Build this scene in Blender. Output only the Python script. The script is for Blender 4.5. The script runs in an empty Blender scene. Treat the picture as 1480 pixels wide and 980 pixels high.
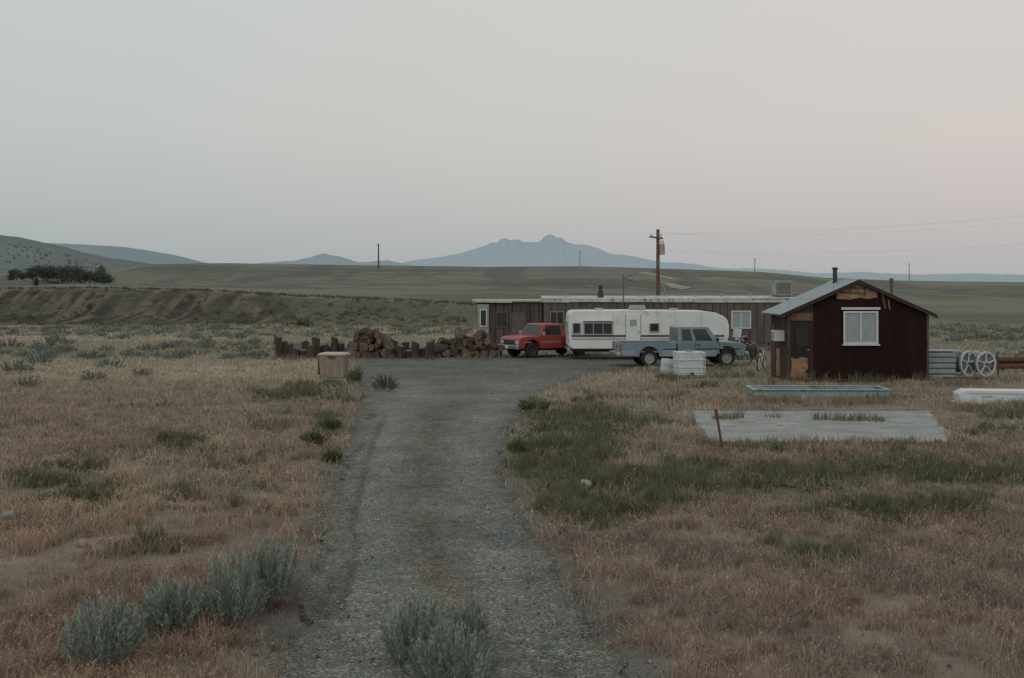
import bpy, math, random
import numpy as np
from mathutils import Vector, Matrix
R=math.radians
random.seed(7); rng=np.random.default_rng(7)
F=1786.; HC=3.8; HY=410.; CX=740.
sc=bpy.context.scene; C=sc.collection
sc.view_settings.view_transform='Standard'; sc.view_settings.look='None'; sc.view_settings.exposure=0

# ---------------------------------------------------------------- noise
def h2(ix,iy,s):
    v=np.sin(ix*127.1+iy*311.7+s*74.7)*43758.5453
    return v-np.floor(v)
def vn(x,y,s=0):
    x=np.asarray(x,float); y=np.asarray(y,float)
    ix=np.floor(x); iy=np.floor(y); fx=x-ix; fy=y-iy
    fx=fx*fx*(3-2*fx); fy=fy*fy*(3-2*fy)
    a=h2(ix,iy,s); b=h2(ix+1,iy,s); c=h2(ix,iy+1,s); d=h2(ix+1,iy+1,s)
    return (a*(1-fx)+b*fx)*(1-fy)+(c*(1-fx)+d*fx)*fy
def fbm(x,y,s=0,o=4):
    t=0; a=.5; n=0
    for k in range(o):
        t=t+a*vn(x*2**k,y*2**k,s+k*3); n+=a; a*=.5
    return t/n
def sm(t):
    t=np.clip(t,0,1); return t*t*(3-2*t)
def lin(r,g,b,k=1.0):
    f=lambda c:(c/255/12.92 if c/255<=.04045 else ((c/255+.055)/1.055)**2.4)
    return (f(r)*k,f(g)*k,f(b)*k)

# ---------------------------------------------------------------- terrain
BL=np.array([(-900,414),(0,418),(150,417),(300,421),(400,427),(690,441),(900,452),(1050,460.5)],float)
MS=np.array([(-900,392),(0,391),(140,389),(170,386),(200,382),(330,380),(500,383),(700,386),(840,385),(950,388),(1100,393),(1190,401),(1290,405),(1480,408),(2200,405)],float)
RV=np.array([515,522,530,545,560,575,600,620,650,700,750,800,850,900,980,1150,1700],float)
RL=np.array([500,505,508,514,520,516,506,500,490,473,455,440,425,398,350,240,-110],float)
RR=np.array([1060,1040,930,850,805,778,764,748,737,742,772,812,845,880,940,1070,1500],float)
def uv(X,Y): return CX+F*X/Y, HY+HC*F/Y
def road_w(X,Y):
    u,v=uv(X,Y)
    j=(fbm(X*1.3,Y*1.3,41)-.5)*1.0*F/Y
    l=np.interp(v,RV,RL)+j; r=np.interp(v,RV,RR)+j
    e=np.minimum(u-l,r-u)*Y/F
    e=np.where(v<516,-1,e)
    return e      # metres inside the road
def steps(t):
    a=sm(t/.30)*.34; b=sm((t-.46)/.16)*.24; c=sm((t-.70)/.30)*.42
    return a+b+c
def hgt(X,Y):
    X=np.asarray(X,float); Y=np.asarray(Y,float)
    u=CX+F*X/Y; d=Y
    zc=np.clip(HC-(np.interp(u,BL[:,0],BL[:,1])-410)/F*135,0,None)
    dd=d+5*(fbm(X/12,Y/60,5)-.5)
    x_=np.clip((dd-112)/20,0,1); t=.38*sm(x_/.75)+.62*sm((x_-.55)/.45)
    left=sm((760-u)/200)
    gul=1-np.abs(2*fbm(X/1.5,Y/24,9)-1)
    zm=HC+(410-np.interp(u,MS[:,0],MS[:,1]))/F*650
    wob=60*(fbm(X/90,Y/200,17)-.5)
    t2=np.clip((d+wob*sm((d-300)/60)*sm((640-d)/60)-310)/340,0,1)
    s2=steps(t2)*.85+sm(t2)*.15
    g2=1-np.abs(2*fbm(X/24,Y/170,19)-1)
    z=zc*t-.6*gul*t*(1-t)*4*left+(zm-zc*t)*s2-3.8*g2*t2*(1-t2)*4*.9
    z=z+.5*(fbm(X/55,Y/55,3)-.5)*sm((d-150)/90)
    z=np.where(d>680,z-(zm+6)*sm((d-700)/2600),z)
    rd=road_w(X,Y)
    near=sm((60-d)/10)
    z=z+near*(.07*(fbm(X*.7,Y*.7,2)-.5))*sm(-rd/.5)-.04*sm((rd)/.3)*near
    return z
_ds=np.concatenate([np.arange(9,110,.5),np.arange(110,900,1.5)])
def place(u,v):
    X=(u-CX)/F*_ds; z=hgt(X,_ds); vv=HY+(HC-z)/_ds*F
    k=np.argmax(vv<=v)
    return float(X[k]),float(_ds[k]),float(z[k])
def G(u,v,s=60.):
    d=HC*F/(v-HY)
    return ((u-CX)/F*d,d)

BLOBS=[(850,610,115,32,1.1),(820,680,110,52,1.2),(960,700,170,46,1.05),(870,738,125,26,1),(1150,690,300,34,.9),(1400,690,190,48,.95),(1080,650,150,18,.65),(930,575,130,18,.65),(1450,600,90,26,.7),(1250,740,280,30,.6),(1180,800,160,26,.45),(1380,650,140,16,.65),(980,620,60,24,.6),(1420,625,90,18,.7),(1050,560,90,12,.5),(1330,790,120,26,.4),(1230,575,120,10,.5),
(440,572,95,18,1),(85,700,110,46,.9),(470,612,34,14,.9),(455,637,36,14,.9),(480,662,28,12,.9),(265,640,80,14,.6),(350,720,75,30,.65),(215,790,70,30,.6),(330,665,90,22,.55),(180,665,120,16,.5),(250,720,100,28,.5),(490,556,50,9,.8),(400,610,70,28,.6),(60,610,120,14,.45),(200,590,120,10,.45),(110,840,70,20,.45)]
def green(X,Y):
    u,v=uv(X,Y); g=np.zeros_like(u)
    for a,b,ru,rv,s in BLOBS:
        g=np.maximum(g,s*np.exp(-((u-a)/ru)**2-((v-b)/rv)**2))
    g=g+.7*(fbm(X*.5,Y*.5,77)-.5)+1.1*(fbm(X*1.5,Y*1.5,78)-.5)
    return sm((g-.24)/.62)

# ---------------------------------------------------------------- materials
def mat(name,c1,c2=None,scale=5,detail=6,rough=.8,bump=0,bscale=None,metal=0,attr=False,stretch=(1,1,1),spec=.3,emit=None,trans=0,pos=(.35,.65),c3=None,s3=40,ribs=None):
    m=bpy.data.materials.new(name); m.use_nodes=True; nt=m.node_tree; N=nt.nodes; L=nt.links
    b=N['Principled BSDF']; b.inputs['Roughness'].default_value=rough; b.inputs['Metallic'].default_value=metal
    b.inputs['Specular IOR Level'].default_value=spec
    tc=N.new('ShaderNodeTexCoord'); mp=N.new('ShaderNodeMapping'); mp.inputs['Scale'].default_value=stretch
    L.new(tc.outputs['Object'],mp.inputs['Vector'])
    def noise(s,det=detail):
        n=N.new('ShaderNodeTexNoise'); n.inputs['Scale'].default_value=s; n.inputs['Detail'].default_value=det
        n.inputs['Roughness'].default_value=.62; L.new(mp.outputs['Vector'],n.inputs['Vector']); return n
    def mix(f,a,bc,mode='MIX',fac=None):
        x=N.new('ShaderNodeMix'); x.data_type='RGBA'; x.blend_type=mode
        if f is not None: L.new(f,x.inputs[0])
        else: x.inputs[0].default_value=fac
        for i,c in ((6,a),(7,bc)):
            if isinstance(c,tuple): x.inputs[i].default_value=(*c[:3],1)
            else: L.new(c,x.inputs[i])
        return x.outputs[2]
    def ramp(o,p):
        r=N.new('ShaderNodeValToRGB'); r.color_ramp.elements[0].position=p[0]; r.color_ramp.elements[1].position=p[1]
        L.new(o,r.inputs[0]); return r.outputs[0]
    if attr:
        at=N.new('ShaderNodeAttribute'); at.attribute_name='Col'; col=at.outputs['Color']
        if c2 is not None:
            f=ramp(noise(scale).outputs['Fac'],pos); col=mix(None,col,mix(f,c1,c2),'MULTIPLY',1.0)
    else:
        col=c1
        if c2 is not None: col=mix(ramp(noise(scale).outputs['Fac'],pos),c1,c2)
    if c3 is not None:
        col=mix(ramp(noise(s3).outputs['Fac'],(.56,.68)),col,c3)
    if isinstance(col,tuple): b.inputs['Base Color'].default_value=(*col[:3],1)
    else: L.new(col,b.inputs['Base Color'])
    hsrc=None
    if bump:
        hsrc=noise(bscale or scale*3).outputs['Fac']
    if ribs:
        sp=N.new('ShaderNodeSeparateXYZ'); L.new(tc.outputs['Object'],sp.inputs[0])
        mu=N.new('ShaderNodeMath'); mu.operation='MULTIPLY'; mu.inputs[1].default_value=ribs; L.new(sp.outputs['X'],mu.inputs[0])
        fr=N.new('ShaderNodeMath'); fr.operation='FRACT'; L.new(mu.outputs[0],fr.inputs[0])
        lt=N.new('ShaderNodeMath'); lt.operation='GREATER_THAN'; lt.inputs[1].default_value=.12; L.new(fr.outputs[0],lt.inputs[0])
        dk=mix(lt.outputs[0],(.35,.35,.35),(1,1,1)); c=mix(None,col,dk,'MULTIPLY',1.0); L.new(c,b.inputs['Base Color'])
    if hsrc is not None:
        bp=N.new('ShaderNodeBump'); bp.inputs['Strength'].default_value=bump; bp.inputs['Distance'].default_value=.02
        L.new(hsrc,bp.inputs['Height']); L.new(bp.outputs[0],b.inputs['Normal'])
    if emit:
        b.inputs['Emission Color'].default_value=(*emit,1); b.inputs['Emission Strength'].default_value=1
    if trans:
        tr=N.new('ShaderNodeBsdfTranslucent'); ms=N.new('ShaderNodeMixShader'); ms.inputs[0].default_value=trans
        if isinstance(col,tuple): tr.inputs[0].default_value=(*col[:3],1)
        else: L.new(col,tr.inputs[0])
        L.new(b.outputs[0],ms.inputs[1]); L.new(tr.outputs[0],ms.inputs[2])
        L.new(ms.outputs[0],N['Material Output'].inputs['Surface'])
    return m

# gravel material
def gravel_mat():
    m=bpy.data.materials.new('gravel'); m.use_nodes=True; N=m.node_tree.nodes; L=m.node_tree.links
    b=N['Principled BSDF']; b.inputs['Roughness'].default_value=.9; b.inputs['Specular IOR Level'].default_value=.12
    tc=N.new('ShaderNodeTexCoord')
    def vor(s):
        v=N.new('ShaderNodeTexVoronoi'); v.inputs['Scale'].default_value=s; L.new(tc.outputs['Object'],v.inputs['Vector']); return v
    def noi(s,d=8):
        n=N.new('ShaderNodeTexNoise'); n.inputs['Scale'].default_value=s; n.inputs['Detail'].default_value=d; n.inputs['Roughness'].default_value=.7; L.new(tc.outputs['Object'],n.inputs['Vector']); return n
    def rp(o,els):
        r=N.new('ShaderNodeValToRGB'); e=r.color_ramp.elements
        e[0].position=els[0][0]; e[0].color=(*els[0][1],1); e[1].position=els[-1][0]; e[1].color=(*els[-1][1],1)
        for p,c in els[1:-1]:
            k=e.new(p); k.color=(*c,1)
        L.new(o,r.inputs[0]); return r
    def mul(a,c):
        x=N.new('ShaderNodeMix'); x.data_type='RGBA'; x.blend_type='MULTIPLY'; x.inputs[0].default_value=1
        L.new(a,x.inputs[6]); L.new(c,x.inputs[7]); return x.outputs[2]
    v1=vor(42); sp=N.new('ShaderNodeSeparateColor'); L.new(v1.outputs['Color'],sp.inputs[0])
    r1=rp(sp.outputs[0],[(0,(.072,.080,.077)),(.4,(.118,.128,.122)),(.8,(.165,.176,.168)),(1,(.31,.322,.31))])
    r2=rp(noi(.45).outputs['Fac'],[(.36,(.74,.77,.77)),(.5,(1,1,1)),(.66,(1.24,1.19,1.10))])
    r3=rp(noi(3.5).outputs['Fac'],[(.35,(.74,.75,.75)),(.65,(1.26,1.24,1.20))])
    at=N.new('ShaderNodeAttribute'); at.attribute_name='Col'
    c=mul(mul(mul(r1.outputs[0],r2.outputs[0]),r3.outputs[0]),at.outputs['Color'])
    L.new(c,b.inputs['Base Color'])
    bp=N.new('ShaderNodeBump'); bp.inputs['Strength'].default_value=.7; bp.inputs['Distance'].default_value=.012; bp.invert=True
    L.new(v1.outputs['Distance'],bp.inputs['Height'])
    bp2=N.new('ShaderNodeBump'); bp2.inputs['Strength'].default_value=.8; bp2.inputs['Distance'].default_value=.05
    L.new(noi(4).outputs['Fac'],bp2.inputs['Height']); L.new(bp.outputs[0],bp2.inputs['Normal']); L.new(bp2.outputs[0],b.inputs['Normal'])
    return m

# ---------------------------------------------------------------- builders
def tag(o,label=None,cat=None,group=None,kind=None):
    if label: o['label']=label
    if cat: o['category']=cat
    if group: o['group']=group
    if kind: o['kind']=kind
    return o
def thing(name,label,cat,loc=(0,0,0),rz=0,group=None):
    o=bpy.data.objects.new(name,None); C.objects.link(o); o.location=loc; o.rotation_euler=(0,0,rz); o.empty_display_size=.2
    return tag(o,label,cat,group)
def sub(name,parent,loc=(0,0,0),rot=(0,0,0)):
    o=bpy.data.objects.new(name,None); C.objects.link(o); o.parent=parent; o.location=loc; o.rotation_euler=rot; o.empty_display_size=.1; return o
V=Vector
class MB:
    def __init__(s): s.v=[]; s.f=[]; s.m=[]
    def add(s,vs,fs,mi=0):
        k=len(s.v); s.v+= [tuple(p) for p in vs]; s.f+=[tuple(i+k for i in f) for f in fs]; s.m+=[mi]*len(fs); return s
    def box(s,c,d,rz=0,ry=0,rx=0,top=1.0,mi=0):
        x,y,z=d[0]/2,d[1]/2,d[2]/2
        M_=Matrix.Translation(c)@Matrix.Rotation(rz,4,'Z')@Matrix.Rotation(ry,4,'Y')@Matrix.Rotation(rx,4,'X')
        vs=[M_@V((a*x*(top if e>0 else 1),b*y*(top if e>0 else 1),e*z)) for e in(-1,1) for a,b in((-1,-1),(1,-1),(1,1),(-1,1))]
        return s.add(vs,[(3,2,1,0),(4,5,6,7),(0,1,5,4),(1,2,6,5),(2,3,7,6),(3,0,4,7)],mi)
    def cyl(s,p0,p1,r0,r1=None,n=12,caps=True,mi=0,mc=None):
        r1=r0 if r1 is None else r1; p0=V(p0); p1=V(p1); a=(p1-p0).normalized()
        q=a.orthogonal().normalized(); w=a.cross(q)
        vs=[p0+(q*math.cos(2*math.pi*i/n)+w*math.sin(2*math.pi*i/n))*r0 for i in range(n)]+[p1+(q*math.cos(2*math.pi*i/n)+w*math.sin(2*math.pi*i/n))*r1 for i in range(n)]
        s.add(vs,[(i,(i+1)%n,n+(i+1)%n,n+i) for i in range(n)],mi)
        if caps:
            k=len(s.v)-2*n
            s.f+=[tuple(k+i for i in range(n-1,-1,-1)),tuple(k+n+i for i in range(n))]; s.m+=[mi if mc is None else mc]*2
        return s
    def tube(s,pts,r,n=8):
        for a,b in zip(pts[:-1],pts[1:]): s.cyl(a,b,r,n=n)
        return s
    def prism(s,pts,y0,y1):
        n=len(pts); vs=[(x,y0,z) for x,z in pts]+[(x,y1,z) for x,z in pts]
        return s.add(vs,[tuple(range(n)),tuple(range(2*n-1,n-1,-1))]+[(i,n+i,n+(i+1)%n,(i+1)%n) for i in range(n)])
    def lathe(s,prof,c,axis='Y',n=24):
        k=len(prof); vs=[]
        for i in range(n):
            a=2*math.pi*i/n; ca,sa=math.cos(a),math.sin(a)
            for r,h in prof:
                p={'Y':(r*ca,h,r*sa),'X':(h,r*ca,r*sa),'Z':(r*ca,r*sa,h)}[axis]
                vs.append((c[0]+p[0],c[1]+p[1],c[2]+p[2]))
        fs=[(i*k+j,((i+1)%n)*k+j,((i+1)%n)*k+j+1,i*k+j+1) for i in range(n) for j in range(k-1)]
        return s.add(vs,fs)
    def corr(s,o,U,Vv,N,n,amp,top=None,pat=(0,0,1,1)):
        o,U,Vv,N=V(o),V(U),V(Vv),V(N); vs=[]
        for i in range(n+1):
            t=i/n; p=o+U*t+N*(amp*pat[i%len(pat)]); vs+= [p,p+Vv*(top(t) if top else 1)]
        return s.add(vs,[(2*i,2*i+2,2*i+3,2*i+1) for i in range(n)])
    def pane(s,q,s0,s1,t0,t1,off=.006,th=.01):
        a,b,c,d=[V(p) for p in q]
        n=(b-a).cross(d-a).normalized()
        P=lambda x,t:(a*(1-x)+b*x)*(1-t)+(d*(1-x)+c*x)*t
        vs=[P(x,t)+n*o_ for o_ in(off-th,off) for x,t in((s0,t0),(s1,t0),(s1,t1),(s0,t1))]
        return s.add(vs,[(3,2,1,0),(4,5,6,7),(0,1,5,4),(1,2,6,5),(2,3,7,6),(3,0,4,7)])
    def build(s,name,m,parent=None,bevel=0,smooth=False,T=None,seg=2,fix=True):
        me=bpy.data.meshes.new(name); vs=s.v if T is None else [T@V(p) for p in s.v]
        me.from_pydata([tuple(p) for p in vs],[],s.f)
        ms=m if isinstance(m,(list,tuple)) else [m]
        for q in ms: me.materials.append(q)
        if len(ms)>1: me.polygons.foreach_set('material_index',s.m)
        if fix:
            import bmesh
            bm=bmesh.new(); bm.from_mesh(me); bmesh.ops.recalc_face_normals(bm,faces=bm.faces); bm.to_mesh(me); bm.free()
        if smooth:
            me.polygons.foreach_set('use_smooth',[True]*len(me.polygons)); me.set_sharp_from_angle(angle=R(38))
        o=bpy.data.objects.new(name,me); C.objects.link(o); o.parent=parent
        if bevel:
            b=o.modifiers.new('bevel','BEVEL'); b.width=bevel; b.segments=seg; b.limit_method='ANGLE'; b.angle_limit=R(28)
        return o
def npmesh(name,verts,tris,m,col=None,parent=None,smooth=False,quads=False):
    k=4 if quads else 3
    me=bpy.data.meshes.new(name); verts=np.ascontiguousarray(verts,np.float32); tris=np.ascontiguousarray(tris,np.int32)
    me.vertices.add(len(verts)); me.vertices.foreach_set('co',verts.ravel())
    me.loops.add(tris.size); me.loops.foreach_set('vertex_index',tris.ravel())
    me.polygons.add(len(tris)); me.polygons.foreach_set('loop_start',np.arange(len(tris),dtype=np.int32)*k)
    if smooth: me.polygons.foreach_set('use_smooth',np.ones(len(tris),bool))
    me.update(calc_edges=True); me.validate()
    if col is not None:
        a=me.attributes.new('Col','FLOAT_COLOR','POINT')
        a.data.foreach_set('color',np.concatenate([col,np.ones((len(col),1))],1).astype(np.float32).ravel())
    me.materials.append(m)
    o=bpy.data.objects.new(name,me); C.objects.link(o); o.parent=parent; return o
def blades(P,h,w,az,lean,col):
    n=len(P); s=rng.uniform(0,2*np.pi,n); S=np.stack([np.cos(s),np.sin(s),np.zeros(n)],1)*(w/2)[:,None]
    D=np.stack([np.cos(az),np.sin(az),np.zeros(n)],1)
    Z=np.array([0,0,1.])
    mid=P+D*(h*lean*.3)[:,None]+Z*(h*.55)[:,None]
    tip=P+D*(h*lean)[:,None]+Z*(h*np.sqrt(np.clip(1-lean**2*.6,.1,1)))[:,None]
    vv=np.stack([P-S,P+S,mid-S*.8,mid+S*.8,tip],1).reshape(-1,3)
    b=np.arange(n)[:,None]*5
    t=np.concatenate([b+np.array([[0,1,3]]),b+np.array([[0,3,2]]),b+np.array([[2,3,4]])],1).reshape(-1,3)
    cc=np.repeat(col,5,0)
    return vv,t,cc
def heads(P,h,w,az,lean,col):
    n=len(P); D=np.stack([np.cos(az),np.sin(az),np.zeros(n)],1); Z=np.array([0,0,1.])
    c=P+D*(h*lean*.8)[:,None]+Z*(h*.85)[:,None]
    s=rng.uniform(0,2*np.pi,n); S=np.stack([np.cos(s),np.sin(s),np.zeros(n)],1)*w[:,None]
    hl=rng.uniform(.015,.04,n)[:,None]
    top=c+D*hl*1.1+Z*hl*.5; bot=c-Z*hl*.4-D*hl*.4
    vv=np.stack([bot,c+S,top,c-S],1).reshape(-1,3); b=np.arange(n)[:,None]*4
    t=np.concatenate([b+np.array([[0,1,2]]),b+np.array([[0,2,3]])],1).reshape(-1,3)
    return vv,t,np.repeat(col,4,0)
def merge(parts):
    vs=[];ts=[];cs=[];k=0
    for v,t,c in parts: vs.append(v);ts.append(t+k);cs.append(c);k+=len(v)
    return np.concatenate(vs),np.concatenate(ts),np.concatenate(cs)

leafm=mat('dry_blades',(1,1,1),None,rough=.9,spec=.1,attr=True,trans=.2)
groundm=mat('soil_and_turf',(.72,.72,.72),(1.22,1.2,1.16),scale=1.6,detail=12,rough=.95,spec=.1,attr=True,bump=.6,bscale=30,pos=(.3,.7))

# ---------------------------------------------------------------- ground sheet
uc=np.concatenate([np.linspace(-4200,-60,50)[:-1],np.arange(-60,1545,4),np.linspace(1545,5600,50)[1:]])
dr=np.concatenate([np.geomspace(.8,8,12)[:-1],np.geomspace(8,108,230)[:-1],np.linspace(108,142,60)[:-1],np.geomspace(142,310,40)[:-1],np.linspace(310,700,120)[:-1],np.geomspace(700,42000,26)])
U_,D_=np.meshgrid(uc,dr); X_=(U_-CX)/F*D_; Z_=hgt(X_,D_)
vt=np.stack([X_,D_,Z_],2).reshape(-1,3)
nc,nr=len(uc),len(dr); ii,jj=np.meshgrid(np.arange(nc-1),np.arange(nr-1)); a=(jj*nc+ii).ravel()
q=np.stack([a,a+1,a+nc+1,a+nc],1)
X=vt[:,0];Y=vt[:,1];u,v=uv(X,Y)
def lerp(a,b,t): return a*(1-t[:,None])+b*t[:,None]
A=np.array
n1=fbm(X*.35,Y*.35,11); n2=fbm(X*1.8,Y*1.8,12)
dry=lerp(A([[.165,.138,.112]]),A([[.235,.20,.16]]),sm((n1-.3)/.4))
dry=lerp(dry,A([[.15,.147,.136]]),sm((n2-.55)/.15)*.6)
col=lerp(dry,A([[.095,.10,.068]]),green(X,Y)*.8)
m1=sm((Y-40)/16)
f1=lerp(A([[.30,.265,.20]]),A([[.18,.187,.145]]),sm((fbm(X*.09,Y*.09,21)-.5)/.14))
rightm=sm((u-1000)/150)
f1=lerp(f1,A([[.14,.15,.115]]),rightm*.8)
col=lerp(col,f1,m1)
m2=sm((Y-106)/12)
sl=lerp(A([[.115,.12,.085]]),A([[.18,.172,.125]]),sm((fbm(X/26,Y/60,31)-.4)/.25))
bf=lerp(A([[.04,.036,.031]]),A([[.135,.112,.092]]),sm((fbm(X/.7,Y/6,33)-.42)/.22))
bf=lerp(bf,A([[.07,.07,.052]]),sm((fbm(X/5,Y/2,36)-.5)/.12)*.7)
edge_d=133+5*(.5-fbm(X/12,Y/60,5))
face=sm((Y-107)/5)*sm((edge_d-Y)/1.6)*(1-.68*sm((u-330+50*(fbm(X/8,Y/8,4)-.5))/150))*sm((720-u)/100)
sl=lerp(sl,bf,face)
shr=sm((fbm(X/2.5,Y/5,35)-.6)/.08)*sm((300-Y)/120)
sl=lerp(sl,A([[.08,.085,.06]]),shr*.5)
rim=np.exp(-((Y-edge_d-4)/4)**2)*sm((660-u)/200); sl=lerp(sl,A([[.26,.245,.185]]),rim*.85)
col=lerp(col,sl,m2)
mz=sm((Y-290)/60)
ms_=lerp(A([[.085,.10,.078]]),A([[.14,.145,.108]]),sm((fbm(X/50,Y/40,37)-.38)/.25))
strip=sm((fbm(X/260,Y/10,39)-.5)/.06)
ms_=lerp(ms_,A([[.20,.195,.145]]),strip*.6)
gl=sm((fbm(X/16,Y/120,45)-.52)/.12)*sm((Y-330)/60); ms_=lerp(ms_,A([[.065,.075,.06]]),gl*.6)
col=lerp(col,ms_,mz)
hz=1-np.exp(-Y/3200.); col=lerp(col,A([[.20,.25,.26]]),np.clip(hz,0,.85))  # aerial haze painted into the ground colour, growing with distance
rw=road_w(X,Y); col=lerp(col,A([[.14,.14,.128]]),np.where((Y<64),sm((rw+.6)/.6),0)*.85)
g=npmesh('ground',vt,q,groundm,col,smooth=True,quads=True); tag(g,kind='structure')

# ---------------------------------------------------------------- gravel road
gm=gravel_mat()
dv=np.geomspace(4,66,300); sN=70
s_=np.linspace(0,1,sN)
S_,DD=np.meshgrid(s_,dv); VV=HY+HC*F/DD
L_=np.interp(VV,RV,RL); Rr=np.interp(VV,RV,RR)
UU=L_+(Rr-L_)*S_; XX=(UU-CX)/F*DD
jit=(fbm(XX*1.3,DD*1.3,41)-.5)*1.0 + (fbm(XX*5,DD*5,43)-.5)*.5
XX=XX-jit*(np.abs(S_-.5)*2)**3
edge=np.minimum(S_,1-S_)*(Rr-L_)*DD/F
rutc=np.abs(np.abs(S_-.5)-.27)
zz=.02+.03*(fbm(XX*1.2,DD*1.2,47)-.5)-.035*np.exp(-(rutc/.07)**2)*(DD<45)-.07*np.exp(-(edge/.16)**2)
vt=np.stack([XX,DD,zz],2).reshape(-1,3)
ii,jj=np.meshgrid(np.arange(sN-1),np.arange(len(dv)-1)); a=(jj*sN+ii).ravel()
q=np.stack([a,a+1,a+sN+1,a+sN],1)
X=vt[:,0];Y=vt[:,1]
c=np.ones((len(vt),3)); S1=S_.ravel()
rut=np.exp(-((np.abs(np.abs(S1-.5)-.25))/.10)**2)*(Y<50)
c=lerp(c,A([[1.28,1.29,1.27]]),rut*(.5+.9*(fbm(X*.8,Y*.3,49)-.2)))
mid=np.exp(-((S1-.5)/.11)**2)*(Y<38); c=lerp(c,A([[.80,.71,.61]]),mid*.85*sm((fbm(X,Y*.6,50)-.25)/.2))
c=lerp(c,A([[.72,.67,.58]]),sm((.7-edge.ravel())/.7)*.8)
c=lerp(c,A([[.85,.85,.83]]),sm((Y-42)/10))
dk=np.exp(-((S1-.12)/.035)**2)*sm((fbm(X*2,Y*.25,55)-.42)/.15)*(Y>14)*(Y<36); c=lerp(c,A([[.45,.42,.38]]),dk*.8)
dk=np.exp(-((S1-.19)/.02)**2)*sm((fbm(X*2,Y*.25,56)-.45)/.15)*(Y>14)*(Y<36); c=lerp(c,A([[.55,.51,.46]]),dk*.7)
rd=npmesh('gravel_road',vt,q,gm,c,smooth=True,quads=True); tag(rd,kind='structure')

# ---------------------------------------------------------------- distant relief
def ridge(name,pts,d,back,m,front=.25,amp=.5,foot=-20,seed=0,step=1.0,gk=.06,gs=26.):
    pts=A(pts,float); us=np.arange(pts[0,0],pts[-1,0]+step,step); ys=np.interp(us,pts[:,0],pts[:,1])
    ys=ys+amp*(fbm(us/7.,us*0,seed)-.5)*2
    zt=HC+(HY-ys)/F*d; rows=20; V_=[]
    for k in range(rows+1):
        t=k/rows; dd=d*(1-front*(1-t)); 
        gul=1-np.abs(2*fbm(us/gs,us*0+t*1.2,seed+5,3)-1)
        z=foot+(zt-foot)*(t**1.25)-(zt-foot)*gk*gul*4*t*(1-t)
        V_.append(np.stack([(us-CX)/F*dd,us*0+dd,z],1))
    for k in (1,2,3): V_.append(np.stack([(us-CX)/F*d*(1+.1*k),us*0+d*(1+.1*k),zt*(1-k/3)+foot*k/3],1))
    V_=np.concatenate(V_); n=len(us); ii,jj=np.meshgrid(np.arange(n-1),np.arange(rows+3)); a=(jj*n+ii).ravel()
    o=npmesh(name,V_,np.stack([a,a+1,a+n+1,a+n],1),m,None,smooth=True,quads=True); tag(o,kind='structure'); return o
hillm=mat('near_hill_haze_glow',(.085,.105,.095),(.13,.145,.125),scale=.012,detail=10,rough=1,spec=0,emit=(.035,.046,.049))  # slight emission stands in for air haze in front of the hill
bluem=mat('bench_haze_glow',(.14,.175,.19),(.165,.20,.21),scale=.003,rough=1,spec=0,emit=(.055,.078,.088))  # bluish colour and emission paint the haze onto the bench
mtm=mat('mountain_haze_glow',(.145,.185,.20),(.16,.20,.215),scale=.0012,rough=1,spec=0,emit=(.095,.125,.14))  # aerial haze painted as bluish base colour plus constant emission
mtm2=mat('farthest_mountain_haze_glow',(.155,.195,.21),(.17,.21,.225),scale=.0012,rough=1,spec=0,emit=(.135,.17,.187))  # strongest painted haze: the slopes glow faintly, no lamp there
HILL=[(-900,352),(-400,333),(-120,334),(0,340),(30,343),(60,350),(90,356),(120,365),(160,373),(205,379),(250,386),(300,392)]
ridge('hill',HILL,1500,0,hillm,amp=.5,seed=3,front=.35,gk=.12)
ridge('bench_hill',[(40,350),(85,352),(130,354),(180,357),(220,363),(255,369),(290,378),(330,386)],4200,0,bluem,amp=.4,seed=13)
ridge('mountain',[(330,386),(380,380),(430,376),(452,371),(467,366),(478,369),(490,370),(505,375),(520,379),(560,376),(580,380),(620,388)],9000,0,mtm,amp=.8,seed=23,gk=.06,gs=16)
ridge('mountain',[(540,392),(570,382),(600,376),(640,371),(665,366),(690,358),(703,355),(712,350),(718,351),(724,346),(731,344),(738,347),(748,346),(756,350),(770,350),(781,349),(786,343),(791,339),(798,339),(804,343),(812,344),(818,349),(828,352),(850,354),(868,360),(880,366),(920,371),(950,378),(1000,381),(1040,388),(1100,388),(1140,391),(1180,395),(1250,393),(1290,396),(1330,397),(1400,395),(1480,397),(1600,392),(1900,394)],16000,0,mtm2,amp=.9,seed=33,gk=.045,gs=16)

trm=mat('pale_dirt',(.25,.245,.205),(.32,.315,.27),scale=.3,rough=1,spec=0)
def track(pts,w,name='dirt_track'):
    P=[]; 
    for (a,b),(c_,d_) in zip(pts[:-1],pts[1:]):
        for k in range(8): P.append(place(a+(c_-a)*k/8,b+(d_-b)*k/8))
    P.append(place(*pts[-1])); m=MB(); vs=[]
    for i,p in enumerate(P):
        p=V(p); t=(V(P[min(i+1,len(P)-1)])-V(P[max(i-1,0)])); t.z=0; t.normalize(); s=V((t.y,-t.x,0))*w/2
        for e in(-1,1):
            r=p+s*e; r.z=float(hgt(r.x,r.y))+.12; vs.append(r)
    m.add(vs,[(2*i,2*i+1,2*i+3,2*i+2) for i in range(len(P)-1)])
    tag(m.build(name,trm),kind='structure')
track([(928,394),(975,404)],4)
track([(946,407),(992,418)],4)

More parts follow.
